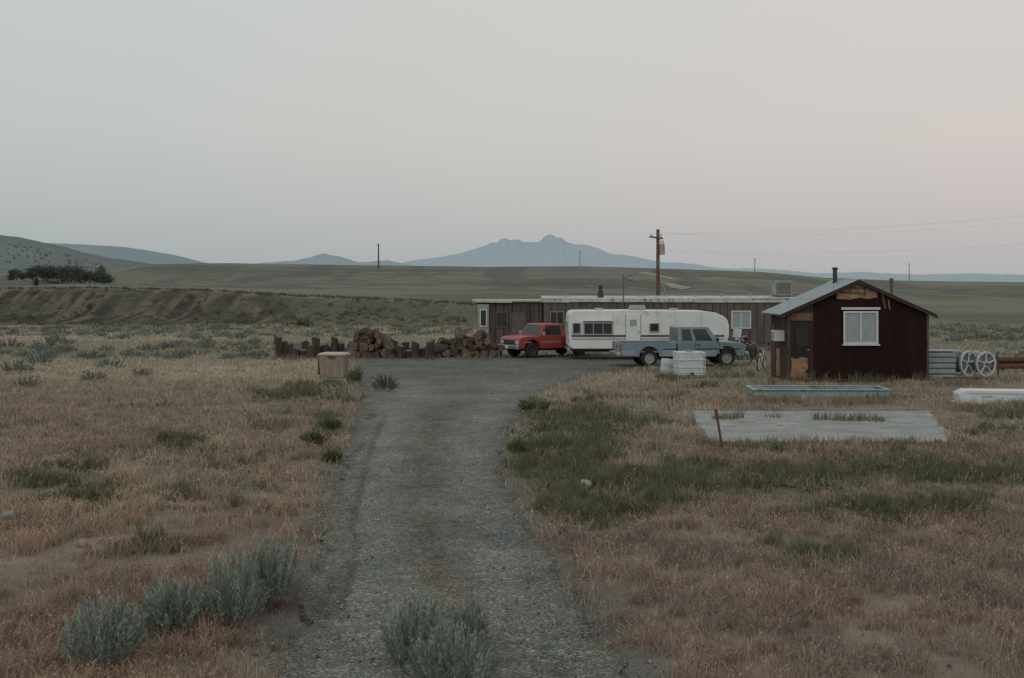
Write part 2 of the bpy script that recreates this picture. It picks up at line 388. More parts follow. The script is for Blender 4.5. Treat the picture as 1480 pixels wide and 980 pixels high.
# ---------------------------------------------------------------- grass
EX=[(10.3,47.4,16.5,51.6),(4.6,55.6,11,58.2),(2.6,61,11.3,64),(-2.3,69,16.5,74),(6.5,49.3,7.8,50.8)]
SLAB=[(4.6,29.2),(10.45,29.1),(12.2,36.2),(5.3,36.2)]
def inslab(X,Y,mg=0.):
    t=(Y-29.15)/7.05; xl=4.6+.7*t; xr=10.4+1.8*t
    return (Y>29.15-mg)&(Y<36.2+mg)&(X>xl-mg)&(X<xr+mg)
def scatter(bands):
    out=[]
    for d0,d1,rho in bands:
        ar=(1700/F)*(d1*d1-d0*d0)/2; n=int(ar*rho)
        d=np.sqrt(rng.uniform(d0*d0,d1*d1,n)); u=rng.uniform(-110,1590,n)
        out.append(np.stack([(u-CX)/F*d,d],1))
    return np.concatenate(out)
P=scatter([(8.5,15,2700),(15,22,1600),(22,32,900),(32,48,380),(48,75,110),(75,112,30)])
def clump(P,cell,frac,sd):
    cx=np.round(P[:,0]/cell); cy=np.round(P[:,1]/cell)
    ox=(h2(cx*13,cy*7,1)-.5)*cell; oy=(h2(cx*5,cy*11,2)-.5)*cell
    kk=rng.random(len(P))<frac
    P[kk,0]=(cx*cell+ox)[kk]+rng.normal(0,sd,kk.sum()); P[kk,1]=(cy*cell+oy)[kk]+rng.normal(0,sd,kk.sum())
    return h2(cx,cy,5)
ct=clump(P,.28,.62,.06)
X,Y=P[:,0],P[:,1]
ok=np.ones(len(P),bool)
for a_,b_,c_,d_ in EX: ok&=~((X>a_)&(X<c_)&(Y>b_)&(Y<d_))
ok&=~inslab(X,Y,-.05+.16*(fbm(X*3,Y*3,60)-.4))
rw=road_w(X,Y)
u,v=uv(X,Y)
mid=(np.abs(u-(np.interp(v,RV,RL)+np.interp(v,RV,RR))/2)*Y/F<.2+.55*fbm(X*2,Y*2,59))&(Y<32)&(fbm(X*1.0,Y*.4,61)>.40)
ok&=(rw<-.1+1.1*rng.random(len(P))**2*(fbm(X*2,Y*2,62)*1.9))|((rng.random(len(P))<.014))|(mid&(rng.random(len(P))<.5))
bare=fbm(X*.45,Y*.45,63); bare2=fbm(X*1.6,Y*1.6,64)
gr=green(X,Y)
dens=np.clip(.42+(bare-.42)*2.4+(bare2-.5)*3.6+gr*.35,.06,1)
ok&=(rng.random(len(P))<dens)
X,Y,P,ct,gr=X[ok],Y[ok],P[ok],ct[ok],gr[ok]
onroad=road_w(X,Y)>.05
gr=np.where(onroad,np.maximum(gr*.3,.3*(ct>.65)),gr)
isg=rng.random(len(X))<np.clip(gr*.95-.25*(ct<.35),.06,.88)
Z=hgt(X,Y)-.01
P3=np.stack([X,Y,Z],1)
hn=fbm(X*.8,Y*.8,65)
lod=.0016+.00040*Y
k=~isg; n=k.sum(); p=P3[k]; yy=Y[k]
tn=sm((fbm(X[k]*.22,Y[k]*.22,67)-.35)/.3)[:,None]; rr=rng.random((n,1)); sp=sm((fbm(X[k]*.9,Y[k]*.9,68)-.45)/.2)[:,None]
uu,vv2=uv(X[k],Y[k])
c0=A([[.335,.26,.215]])*(1-tn)+A([[.41,.355,.275]])*tn
c0=c0*(1-.6*sp)+A([[.25,.225,.19]])*.6*sp
far=sm((yy-30)/25)[:,None]; c0=c0*(1-far)+A([[.37,.33,.25]])*far
lft=(sm((600-uu)/200)*sm((vv2-640)/120))[:,None]; c0=c0*(1-lft*.35)+A([[.38,.27,.185]])*lft*.35
c0=c0*(.6+.75*rr)*(.8+.4*ct[k][:,None])
onr=onroad[k]
h=(.05+.20*hn[k])*rng.uniform(.4,1.35,n)*np.where(onr,.5,1)*(.7+.6*ct[k])
h=h+(rng.random(n)<.05)*.12
az=rng.uniform(0,6.28,n); ln=rng.uniform(.15,.95,n)
b1=blades(p,h,lod[k]*rng.uniform(.6,1.3,n),az,ln,c0)
hd=(rng.random(n)<.30)&(yy<34)
b2=heads(p[hd],h[hd]*1.05,(lod[k]*.9)[hd],az[hd],ln[hd],c0[hd]*A([[1.15,1.07,1.03]]))
vt,t,cc=merge([b1,b2])
tag(npmesh('dry_grass',vt,t,leafm,cc),'dry tan and pinkish cheatgrass covering both sides of the gravel drive','grass',kind='stuff')
k=isg; n=k.sum(); p=P3[k]
gb=fbm(X[k]*1.3,Y[k]*1.3,92); gb=sm((gb-.3)/.45)
c1=lerp(A([[.085,.10,.055]]),A([[.175,.185,.105]]),np.clip(rng.random(n)*.7+(gb-.5)*.7+.1,0,1))*(.75+.5*rng.random((n,1)))
h=(.05+.22*gb+.15*(ct[k]>.75))*rng.uniform(.35,1.2,n)*(.5+.6*gr[k])*np.where(onroad[k],.4,1)
h=h*np.where(inslab(X[k],Y[k],1.0),.6,1)
b1=blades(p,h,lod[k]*1.3,rng.uniform(0,6.28,n),rng.uniform(.1,.9,n),c1)
vt,t,cc=merge([b1])
tag(npmesh('green_weeds',vt,t,leafm,cc),'dark green weeds and grass growing in patches beside the drive','weeds',kind='stuff')

# pebbles
def pebbles(X,Y,Z,s,col):
    n=len(X); base=A([[1,0,0],[-1,0,0],[0,1,0],[0,-1,0],[0,0,.7],[0,0,-.7]])
    vv=base[None]*rng.uniform(.6,1.3,(n,6,1))*s[:,None,None]
    a=rng.uniform(0,6.28,n); ca,sa=np.cos(a)[:,None],np.sin(a)[:,None]
    x=vv[:,:,0]*ca-vv[:,:,1]*sa; y=vv[:,:,0]*sa+vv[:,:,1]*ca
    vv=np.stack([x+X[:,None],y+Y[:,None],vv[:,:,2]+Z[:,None]],2).reshape(-1,3)
    tr=A([[0,2,4],[2,1,4],[1,3,4],[3,0,4],[2,0,5],[1,2,5],[3,1,5],[0,3,5]])
    t=(np.arange(n)[:,None,None]*6+tr[None]).reshape(-1,3)
    return vv,t,np.repeat(col,6,0)
P=scatter([(9,16,650),(16,26,220),(26,44,45)]); X,Y=P.T
rw=road_w(X,Y); k=(rw>-.2)&(rng.random(len(X))<.25+.75*(fbm(X,Y,71)>.5))|(rng.random(len(X))<.04); X,Y=X[k],Y[k]; n=len(X)
s=rng.uniform(.005,.013,n)*(1+(rng.random(n)<.05)*1.3); gc=rng.uniform(.27,.54,(n,1))**2.0*A([[.97,1,.97]])
vt,t,cc=pebbles(X,Y,np.full(n,.015),s,gc)
tag(npmesh('loose_gravel',vt,t,mat('pebble',(1,1,1),None,attr=True,rough=.9,spec=.2),cc),'loose grey stones scattered over the drive','gravel',kind='stuff')

# ---------------------------------------------------------------- sagebrush and shrubs
woodm=mat('woody_stem',(.12,.10,.08),(.19,.16,.13),scale=30,rough=.9)
def sage_mesh(w,h,stems,leaves,ll,lw,c=(.25,.30,.27),seed=0,up=.5):
    r=np.random.default_rng(seed); P=[];D=[];ST=[]
    m=MB()
    for i in range(stems):
        a=r.uniform(0,6.28); rad=r.random()**.55; top=h*(math.sqrt(max(0,1-(rad*.8)**2)))*r.uniform(.55,1.15)
        tip=A([math.cos(a)*rad*w/2,math.sin(a)*rad*w/2,top])
        b=A([math.cos(a)*rad*w/2*up,math.sin(a)*rad*w/2*up,0])
        if i%5==0: m.tube([(0,0,.0),tuple(b*.6+tip*.15),tuple(b*.4+tip*.6),tuple(tip)],.004+.0002*w,4)
        tt=r.uniform(.22,1,leaves)**.75
        pt=b[None]*(1-tt[:,None])+tip[None]*tt[:,None]+r.normal(0,.010*(1+w*.6),(leaves,3))*(1.3-tt[:,None])*1.6
        pt[:,2]=np.clip(pt[:,2],.01,None); P.append(pt); ST.append(np.full(leaves,r.uniform(.65,1.3)))
        dd=(tip-b)/np.linalg.norm(tip-b); D.append(np.repeat(dd[None],leaves,0)+r.normal(0,.27,(leaves,3)))
    P=np.concatenate(P);D=np.concatenate(D);ST=np.concatenate(ST); D/=np.linalg.norm(D,axis=1)[:,None]; n=len(P)
    sd=np.cross(D,r.normal(0,1,(n,3))); sd/=np.linalg.norm(sd,axis=1)[:,None]
    L=ll*r.uniform(.6,1.4,n)[:,None]; W=lw*r.uniform(.7,1.2,n)[:,None]
    vt=np.stack([P,P+D*L*.5+sd*W,P+D*L,P+D*L*.5-sd*W],1).reshape(-1,3); b=np.arange(n)[:,None]*4
    t=np.concatenate([b+A([[0,1,2]]),b+A([[0,2,3]])],1).reshape(-1,3)
    cc=np.repeat(A([c])*r.uniform(.7,1.3,(n,1))*ST[:,None],4,0)
    return vt,t,cc,m
def sage(name,label,cat,loc,w,h,stems=90,leaves=34,ll=.055,lw=.0065,c=(.25,.30,.27),seed=0,group=None,up=.5):
    o=thing(name,label,cat,loc,group=group)
    vt,t,cc,m=sage_mesh(w,h,stems,leaves,ll,lw,c,seed,up)
    npmesh('foliage',vt,t,leafm,cc,o); m.build('branches',woodm,o,fix=False); return o
SG='sagebrush in the foreground'
for i,(pu,pv,wp,hp,lab) in enumerate([(150,966,110,96,'silver green sagebrush at the bottom left corner, lowest of the row left of the drive'),
  (248,912,96,70,'small pale sagebrush, second from the left in the row beside the drive'),
  (338,905,102,96,'sagebrush with upright plumes, third in the row left of the drive'),
  (396,882,78,98,'tall bluish sagebrush nearest to the left edge of the gravel drive'),
  (600,958,104,92,'rounded sagebrush in the middle of the drive, left of its pair'),
  (655,992,126,84,'low broad sagebrush at the bottom edge in the middle of the drive'),
  (676,930,58,58,'small sagebrush in the middle of the drive, behind the broad one')]):
    x,y=G(pu,pv); sc_=y/F
    sage('sagebrush',lab,'shrub',(x,y,float(hgt(x,y))),wp*sc_*1.08,hp*sc_*1.05,150 if wp>70 else 90,50,.05,.0052,c=(.25,.30,.26),seed=i+1,group=SG)
WC=(.12,.14,.07)
for i,(pu,pv,wp,hp,lab) in enumerate([(476,626,36,20,'dark green weed clump on the left edge of the drive, farthest of three'),
  (456,644,46,18,'wide flat green weed clump on the left edge of the drive, middle of three'),
  (482,668,26,14,'small green weed clump on the left edge of the drive, nearest of three'),
  (556,566,40,26,'olive green weed growing on the gravel right of the tan bin'),
  (770,596,50,20,'green weed tongue on the right edge of the drive, farthest one'),
  (748,660,36,22,'green weed clump at the right edge of the drive opposite the flat clumps'),
  (512,556,30,26,'tall olive weed growing against the tan bin')]):
    x,y=G(pu,pv); sc_=y/F
    sage('weed_clump',lab,'weed',(x,y,float(hgt(x,y))-.02),wp*sc_,hp*sc_,60,22,.10,.010,WC,seed=40+i,group='weed clumps at the edges of the drive',up=.35)
protos=[]
for k in range(3):
    vt,t,cc,m=sage_mesh(1.5,.75,40,22,.12,.020,(.19,.22,.19),90+k); me=npmesh('sagebrush',vt,t,leafm,cc); protos.append(me)
spots=[(135,552,.8),(70,508,1.2),(25,540,.9),(158,532,.8),(80,495,1.),(190,516,.7),(60,528,1.1),(240,505,.8),(300,500,.7),(330,520,.6),(120,520,.8),(15,505,1.),(205,545,.7),(40,560,.7)]
r2=random.Random(5)
for _ in range(56): spots.append((r2.uniform(-60,380),r2.uniform(476,520),r2.uniform(.4,.85)))
for _ in range(16): spots.append((r2.uniform(1345,1540),r2.uniform(470,500),r2.uniform(.4,.8)))
for i,(pu,pv,s) in enumerate(spots):
    right=pu>1000
    o=protos[i] if i<3 else protos[i%3].copy()
    if i>=3: C.objects.link(o)
    x,y=G(pu,pv); o.location=(x,y,float(hgt(x,y))-.03); o.rotation_euler=(0,0,r2.uniform(0,6.28)); o.scale=(s*r2.uniform(.8,1.3),s*r2.uniform(.8,1.3),s*.8)
    if right: tag(o,'small grey green sagebrush on the flat beyond the junk right of the shed','shrub','sagebrush beyond the shed')
    else: tag(o,'low grey green sagebrush dotted over the plain left of the tan bin','shrub','sagebrush dotted over the left plain')
n=1300; d=np.sqrt(rng.uniform(62**2,112**2,n)); uu=np.where(rng.random(n)<.72,rng.uniform(-150,690,n),rng.uniform(1340,1650,n)); x=(uu-CX)/F*d
k=fbm(x*.06,d*.06,81)>.45; x,d=x[k],d[k]; n=len(x); nb=26
px=np.repeat(x,nb)+rng.normal(0,.28,n*nb); py=np.repeat(d,nb)+rng.normal(0,.28,n*nb); pz=hgt(px,py)
shade=np.repeat(rng.uniform(.55,1.25,n),nb)[:,None]
hh=rng.uniform(.12,.45,n*nb)*np.repeat(rng.uniform(.4,1.0,n),nb)
vt,t,cc=blades(np.stack([px,py,pz],1),hh,np.full(n*nb,.06),rng.uniform(0,6.28,n*nb),rng.uniform(.1,.9,n*nb),A([[.165,.19,.155]])*shade)
tag(npmesh('sagebrush_scrub',vt,t,leafm,cc),'grey green sagebrush scrub spread over the far flats','scrub',kind='stuff')
n=600; uu=rng.uniform(-150,700,n); d=rng.uniform(110,150,n); x=(uu-CX)/F*d; nb=14
px=np.repeat(x,nb)+rng.normal(0,.25,n*nb); py=np.repeat(d,nb)+rng.normal(0,.25,n*nb); pz=hgt(px,py)-.05
vt,t,cc=blades(np.stack([px,py,pz],1),rng.uniform(.12,.45,n*nb),np.full(n*nb,.10),rng.uniform(0,6.28,n*nb),rng.uniform(.1,.9,n*nb),np.repeat(A([[.10,.11,.08]])*rng.uniform(.7,1.3,(n,1)),nb,0))
tag(npmesh('bluff_scrub',vt,t,leafm,cc),'dark low scrub on the eroded bluff at the left','scrub',kind='stuff')
x,y,z=place(438,474)
sage('shrub','dark bush alone at the foot of the bluff above the log pile','shrub',(x,y,z),1.7,.7,40,30,.14,.03,(.12,.14,.10),seed=71)

# ---------------------------------------------------------------- trees far left
barkm=mat('tree_bark',(.07,.055,.045),(.11,.09,.07),scale=6,rough=.9)
def tree(name,label,loc,w,h,seed,group=None,c=(.07,.088,.072),nl=900,ls=.35):
    r=np.random.default_rng(seed); o=thing(name,label,'tree',loc,group=group)
    t=MB(); t.cyl((0,0,-.2),(0,0,h*.5),.16,.09,7)
    for k in range(5):
        a=r.uniform(0,6.28); t.cyl((0,0,h*r.uniform(.2,.4)),(math.cos(a)*w*.32,math.sin(a)*w*.32,h*r.uniform(.5,.8)),.07,.03,5)
    t.build('trunk',barkm,o,fix=False)
    cl=[]
    for k in range(12):
        a=r.uniform(0,6.28); q_=r.random()**.5; cl.append((math.cos(a)*q_*w*.36,math.sin(a)*q_*w*.36,h*r.uniform(.28,.82)))
    cl=A(cl); P=np.repeat(cl,nl//12,0)+r.normal(0,1,(nl//12*12,3))*A([[w*.12,w*.12,h*.1]]); n=len(P); P[:,2]=np.clip(P[:,2],h*.06,h)
    D=r.normal(0,1,(n,3)); D/=np.linalg.norm(D,axis=1)[:,None]; S=np.cross(D,r.normal(0,1,(n,3))); S/=np.linalg.norm(S,axis=1)[:,None]
    vt=np.stack([P-D*ls/2,P+S*ls/3,P+D*ls/2,P-S*ls/3],1).reshape(-1,3); b=np.arange(n)[:,None]*4
    tt=np.concatenate([b+A([[0,1,2]]),b+A([[0,2,3]])],1).reshape(-1,3)
    npmesh('crown',vt,tt,leafm,np.repeat(A([c])*r.uniform(.5,1.6,(n,1)),4,0),o)
    return o
for i,(pu,pv,wp,hp) in enumerate([(24,399,26,12),(37,400,32,16),(50,401,38,19),(62,401,38,21),(74,402,40,23),(86,402,40,23),(98,403,40,22),(109,403,36,20),(119,404,36,17),(130,404,32,14),(142,404,28,10)]):
    x=(pu-CX)/F*430.; y=430.+i%3*6; z=float(hgt(x,y)); s=y/F
    zt=HC+(HY-(pv-hp))/F*y
    tree('tree','dark round tree in the grove under the left hill',(x,y,z-.3),wp*s,max(zt-z,2.5),200+i,'trees of the grove under the left hill',nl=1200,ls=.5)
for pu,yy_,wp,top,lab in [(147,520,14,380,'small lone tree just right of the dark grove'),(51,330,10,397,'tiny dark tree below and in front of the grove')]:
    x=(pu-CX)/F*yy_; z=float(hgt(x,yy_)); s=yy_/F; tree('tree',lab,(x,yy_,z-.2),wp*s,max(HC+(HY-top)/F*yy_-z,1.5),220+pu,None,nl=500,ls=.35)
n=300; uu=rng.uniform(-120,150,n); t0=rng.uniform(.5,.92,n); hp=A(HILL,float)
zt=HC+(HY-np.interp(uu,hp[:,0],hp[:,1]))/F*1500; dd=1500*(1-.35*(1-t0)); z=-20+(zt+20)*t0**1.25-(zt+20)*.06*4*t0*(1-t0)
nb=8; px=np.repeat((uu-CX)/F*dd,nb)+rng.normal(0,.6,n*nb); py=np.repeat(dd,nb); pz=np.repeat(z,nb)-1.2
vt,t,cc=blades(np.stack([px,py,pz],1),rng.uniform(1.5,2.6,n*nb),np.full(n*nb,.7),rng.uniform(0,6.28,n*nb),rng.uniform(.1,.6,n*nb),np.tile(A([[.13,.155,.15]]),(n*nb,1)))  # juniper colour paled and greyed to paint in distance haze
tag(npmesh('juniper_scrub',vt,t,leafm,cc),'dark junipers dotted over the hazy left hill','scrub',kind='stuff')

# ---------------------------------------------------------------- poles and wires
polem=mat('weathered_pole',(.07,.055,.045),(.12,.095,.075),scale=8,rough=.9,stretch=(1,1,.1))
metalm=mat('grey_metal',(.25,.27,.28),(.33,.35,.35),scale=4,rough=.5,metal=.4)
darkm=mat('dark_metal',(.03,.032,.034),(.06,.06,.06),scale=8,rough=.6)
antm=mat('antenna_metal',(.10,.11,.115),rough=.5)
wirem=mat('wire',(.30,.31,.32),rough=.6)
def farpole(pu,top,d,r,lab):
    x=(pu-CX)/F*d; z=float(hgt(x,d)); zt=HC+(HY-top)/F*d
    o=thing('utility_pole',lab,'pole',(x,d,z-.5)); H=zt-z+.5
    MB().cyl((0,0,0),(0,0,H),r,r*.7,8).build('post',polem,o)
    MB().box((0,0,H-.9),(2.2,.12,.14)).build('crossarm',polem,o)
farpole(547,352,620,.42,'dark utility pole on the mesa left of the hazy mountain, the thickest far one')
farpole(838,363,760,.22,'thin utility pole on the mesa below the right foot of the mountain peak')
farpole(1091,373,780,.25,'thin far utility pole on the skyline between the near pole and the shed')
farpole(1314,380,780,.25,'thin far utility pole on the skyline above the right side of the shed roof')
PX,PY=10.63,90.
o=thing('utility_pole','brown utility pole with a grey transformer behind the mobile home','pole',(PX,PY,0))
MB().cyl((0,0,-.3),(0,0,7.75),.16,.12,12).build('post',mat('brown_pole',(.10,.06,.042),(.16,.10,.07),scale=6,rough=.9,stretch=(1,1,.15)),o,smooth=True)
MB().box((-.15,-.16,7.15),(1.0,.1,.12),ry=R(8)).build('crossarm',polem,o)
for x_ in(-.5,.2): MB().cyl((x_,-.16,7.2),(x_,-.16,7.42),.05,.035,8).build('insulator',metalm,o)
tr_=MB().cyl((.28,-.22,5.9),(.28,-.22,6.65),.19,n=14).cyl((.28,-.22,6.65),(.28,-.22,6.75),.15,.08,14).build('transformer',metalm,o,smooth=True)
for x_ in(.2,.36): MB().cyl((x_,-.22,6.75),(x_,-.22,6.95),.03,n=6).build('bushing',darkm,tr_)
MB().tube([(.05,-.14,5.9),(.1,-.16,4.6),(.05,-.13,3)],.02,5).build('conduit',darkm,o)
o2=thing('utility_pole','utility pole carrying the wires, beyond the right edge of the photo','pole',(44,66,0))
MB().cyl((0,0,-.3),(0,0,9.6),.16,.12,12).build('post',polem,o2)
MB().box((0,0,9.2),(1.8,.1,.12)).build('crossarm',polem,o2)
def wire(p,q_,sag,lab,r=.006):
    p,q_=V(p),V(q_); pts=[]
    for i in range(25):
        t=i/24; a_=p.lerp(q_,t); a_.z-=sag*4*t*(1-t); pts.append(tuple(a_))
    tag(MB().tube(pts,r,5).build('power_wire',wirem,fix=False),lab,'wire')
wire((PX-.5,PY-.16,7.45),(44-.8,66,9.35),.8,'upper power wire running from the brown pole to the right edge',.004)
wire((PX+.2,PY-.16,7.45),(44+.8,66,9.35),1.1,'second power wire just below the upper one',.003)
wire((PX,PY-.2,6.2),(44,66,7.6),.9,'lowest power wire running right from the brown pole above the shed',.004)
wire((PX,PY-.2,5.6),(9.0,71.5,3.1),.4,'short service wire dropping from the brown pole to the mobile home',.01)

# ---------------------------------------------------------------- windows
whitef=mat('white_frame',(.44,.47,.465),(.55,.575,.57),scale=10,rough=.5)
glass=mat('dark_glass',(.022,.026,.03),(.04,.046,.05),scale=2,rough=.15,spec=.4)
curt=mat('pale_curtain',(.21,.26,.28),(.30,.35,.37),scale=3,rough=.35,stretch=(6,1,1))
def window(parent,x,z,w,h,y,fm=None,pm=None,t=.05,mull=1,T=None,name='window',sill=False,hor=0):
    fm=fm or whitef; pm=pm or glass; m=MB()
    m.box((x,y-.03,z+h/2-t/2),(w,.06,t)).box((x,y-.03,z-h/2+t/2),(w,.06,t))
    for e in(-1,1): m.box((x+e*(w/2-t/2),y-.03,z),(t,.06,h-2*t))
    for k in range(mull): m.box((x-w/2+w*(k+1)/(mull+1),y-.03,z),(t*.8,.05,h-2*t))
    for k in range(hor): m.box((x,y-.032,z-h/2+h*(k+1)/(hor+1)),(w-2*t,.045,t*.7))
    f=m.build(name,fm,parent,T=T)
    MB().box((x,y-.012,z),(w-2*t+.004,.012,h-2*t+.004)).build('pane',pm,f,T=T)
    if sill: MB().box((x,y-.06,z-h/2-.03),(w+.1,.12,.05)).build('sill',fm,f,T=T)
    return f

# ---------------------------------------------------------------- red shed
sx,sy=10.70,47.8; W=5.36; DP=3.2
shed=thing('shed','dark red corrugated metal shed with gable front and white window','shed',(sx,sy,0))
redm=mat('rusty_red_metal',(.016,.0095,.009),(.031,.0145,.013),scale=1.1,detail=10,rough=.9,spec=.06,stretch=(1.6,1,.3),c3=(.011,.008,.008),s3=2.5)
oldw=mat('weathered_board',(.05,.034,.027),(.11,.072,.052),scale=3,rough=.9,stretch=(1,1,.4),c3=(.03,.022,.018),s3=5)
osb=mat('bare_plywood',(.18,.11,.07),(.31,.20,.128),scale=4,rough=.9,c3=(.07,.045,.032),s3=3.5)
roofm=mat('pale_metal_roof',(.21,.27,.28),(.31,.365,.37),scale=2,rough=.55,metal=.15,c3=(.18,.19,.185),s3=2)
pk=W/2-.03; sl_=.446; zp=3.96
ztop=lambda x:zp-.06-sl_*abs(x-pk)
MB().corr((.95,0,0),(W-.95,0,0),(0,0,1),(0,-1,0),96,.012,top=lambda t:ztop(.95+t*(W-.95))-.02).build('wall',redm,shed,fix=False)
b=MB(); b.add([(0,.03,0),(W,.03,0),(W,.03,ztop(W)-.02),(pk,.03,zp-.08),(0,.03,ztop(0)-.02)],[(0,1,2,3,4)]); b.build('gable_panel',oldw,shed,fix=False)
b=MB(); b.add([(0,DP,0),(W,DP,0),(W,DP,ztop(W)-.02),(pk,DP,zp-.08),(0,DP,ztop(0)-.02)],[(4,3,2,1,0)]); b.build('wall',oldw,shed,fix=False)
MB().corr((W,.03,0),(0,DP-.03,0),(0,0,ztop(W)-.02),(1,0,0),60,.02).build('wall',redm,shed,fix=False)
MB().corr((0,DP,0),(0,-DP+.03,0),(0,0,ztop(0)-.02),(-1,0,0),40,.015).build('wall',mat('side_boards',(.032,.021,.017),(.075,.047,.035),scale=2,rough=.9,stretch=(1,2,.3),c3=(.016,.012,.011),s3=1.5),shed,fix=False)
tag(MB().box((-.035,1.75,.65),(.02,.7,1.1)).build('side_board',osb,shed),'pale bare boards on the left side wall')
ov=.36
def slope(s):
    x1=pk+s*(W/2+ov+.0); z1=zp-sl_*(W/2+ov)
    m=MB(); m.corr((pk,-.22,zp),(0,DP+.45,0),(x1-pk,0,z1-zp),(0,0,1),56,.018)
    m.corr((pk,-.22,zp-.03),(0,DP+.45,0),(x1-pk,0,z1-zp),(0,0,1),56,0)
    return m
rf=slope(-1).build('roof',roofm,shed,fix=False)
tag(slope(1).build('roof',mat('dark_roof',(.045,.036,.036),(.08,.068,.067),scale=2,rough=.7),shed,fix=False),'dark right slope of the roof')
MB().cyl((2.37,2.2,3.6),(2.37,2.2,4.46),.09,n=14).cyl((2.37,2.2,4.38),(2.37,2.2,4.44),.13,n=14).build('chimney',darkm,rf,smooth=True)
MB().cyl((4.5,1.7,2.9),(4.5,1.7,4.02),.06,n=12).cyl((4.5,1.7,3.9),(4.5,1.7,4.0),.09,n=12).build('vent_pipe',mat('rusty_pipe',(.10,.06,.045),(.16,.11,.08),scale=10),rf,smooth=True)
bgm=mat('barge',(.026,.019,.017),(.05,.033,.028),scale=5)
for s in(-1,1):
    m=MB(); x1=pk+s*(W/2+ov); z1=zp-sl_*(W/2+ov)
    m.add([(pk,-.235,zp-.02),(x1,-.235,z1-.02),(x1,-.235,z1-.15),(pk,-.235,zp-.15),(pk,-.20,zp-.02),(x1,-.20,z1-.02),(x1,-.20,z1-.15),(pk,-.20,zp-.15)],[(0,1,2,3),(7,6,5,4),(0,4,5,1),(3,2,6,7),(1,5,6,2)])
    m.build('bargeboard',bgm,shed)
pts=[(pk-.80,3.22),(pk-.30,3.18),(pk+.1,3.26),(pk+.42,3.20),(pk+.78,3.27),(pk+.76,3.46),(pk+.32,3.68),(pk+.02,3.79),(pk-.30,3.66),(pk-.80,3.46)]
tag(MB().prism(pts,-.045,-.028).build('gable_board',osb,shed),'bare brown boards showing under the peak')
MB().box((pk-.2,-.052,3.44),(.9,.012,.06),ry=R(3)).build('batten',oldw,shed)
MB().box((pk+.28,-.054,3.5),(.06,.012,.36)).build('batten',oldw,shed)
MB().box((pk+.02,-.056,3.63),(.6,.01,.05)).build('batten',oldw,shed)
tag(MB().box((pk+1.02,-.05,3.12),(.09,.02,.62),ry=R(-12)).build('loose_strip',oldw,shed),'torn dark strip hanging beside the gable boards')
tag(MB().box((pk+1.22,-.05,3.0),(.05,.02,.4),ry=R(-8)).build('loose_strip',osb,shed),'thin pale strip hanging beside the gable boards')
wx=(1243.5-740)/37.37-10.7; wz=3.8-(473.5-410)/37.37
wf=window(shed,wx,wz,1.34,1.27,-.035,pm=curt,t=.07,mull=1,hor=0,sill=True)
fold=mat('grey_curtain_fold',(.12,.15,.165),(.18,.215,.23),scale=6,stretch=(8,1,1),rough=.8)
MB().add([(wx-.60,-.052,wz-.56),(wx-.03,-.052,wz-.56),(wx-.03,-.052,wz-.1),(wx-.3,-.052,wz+.02),(wx-.60,-.052,wz-.28)],[(0,1,2,3,4)]).build('curtain',fold,wf,fix=False)
MB().add([(wx+.03,-.052,wz-.56),(wx+.60,-.052,wz-.56),(wx+.60,-.052,wz-.2),(wx+.3,-.052,wz+.06),(wx+.03,-.052,wz-.1)],[(0,1,2,3,4)]).build('curtain',fold,wf,fix=False)
MB().box((wx,-.06,wz+.74),(1.5,.05,.09)).build('head_trim',whitef,shed)
MB().box((.48,-.0,1.2),(.86,.05,2.4)).build('wall',mat('door_bay',(.024,.016,.014),(.05,.031,.025),scale=2,rough=.9,stretch=(1,1,.3)),shed)
dr_=MB().box((.50,-.04,1.35),(.62,.04,1.85)).build('door',mat('dark_door',(.012,.010,.010),(.022,.018,.017),scale=3,rough=.7),shed)
MB().cyl((.74,-.09,1.25),(.74,-.05,1.25),.03,n=8).build('handle',metalm,dr_)
MB().box((.50,-.064,1.75),(.44,.006,.7)).build('screen',mat('screen',(.022,.024,.026),rough=.5),dr_)
tag(MB().box((.50,-.05,2.52),(.86,.03,.3)).build('lintel_board',mat('brown_board',(.08,.05,.036),(.16,.098,.066),scale=4),shed),'brown board over the door')
pts=[(.08,.05),(.70,.06),(.72,.30),(.62,.38),(.74,.55),(.70,.93),(.45,.97),(.30,.88),(.08,.95),(.10,.6),(.05,.3)]
tag(MB().prism(pts,-.085,-.065).build('patch_board',osb,shed),'torn pale plywood patch at the foot of the door')
MB().box((.0,-.03,1.3),(.09,.07,2.6)).build('corner_post',oldw,shed)
MB().box((W,-.03,1.33),(.09,.07,2.66)).build('corner_post',oldw,shed)
MB().box((W/2,-.05,.06),(W,.05,.12)).build('base_board',oldw,shed)
ac=MB().box((-.2,1.0,1.75),(.4,.62,.42)).build('air_conditioner',whitef,shed,bevel=.02)
MB().box((-.404,1.0,1.75),(.01,.5,.3)).build('grille',metalm,ac)
MB().box((-.03,2.7,1.1),(.03,.8,2.0)).build('door',oldw,shed)

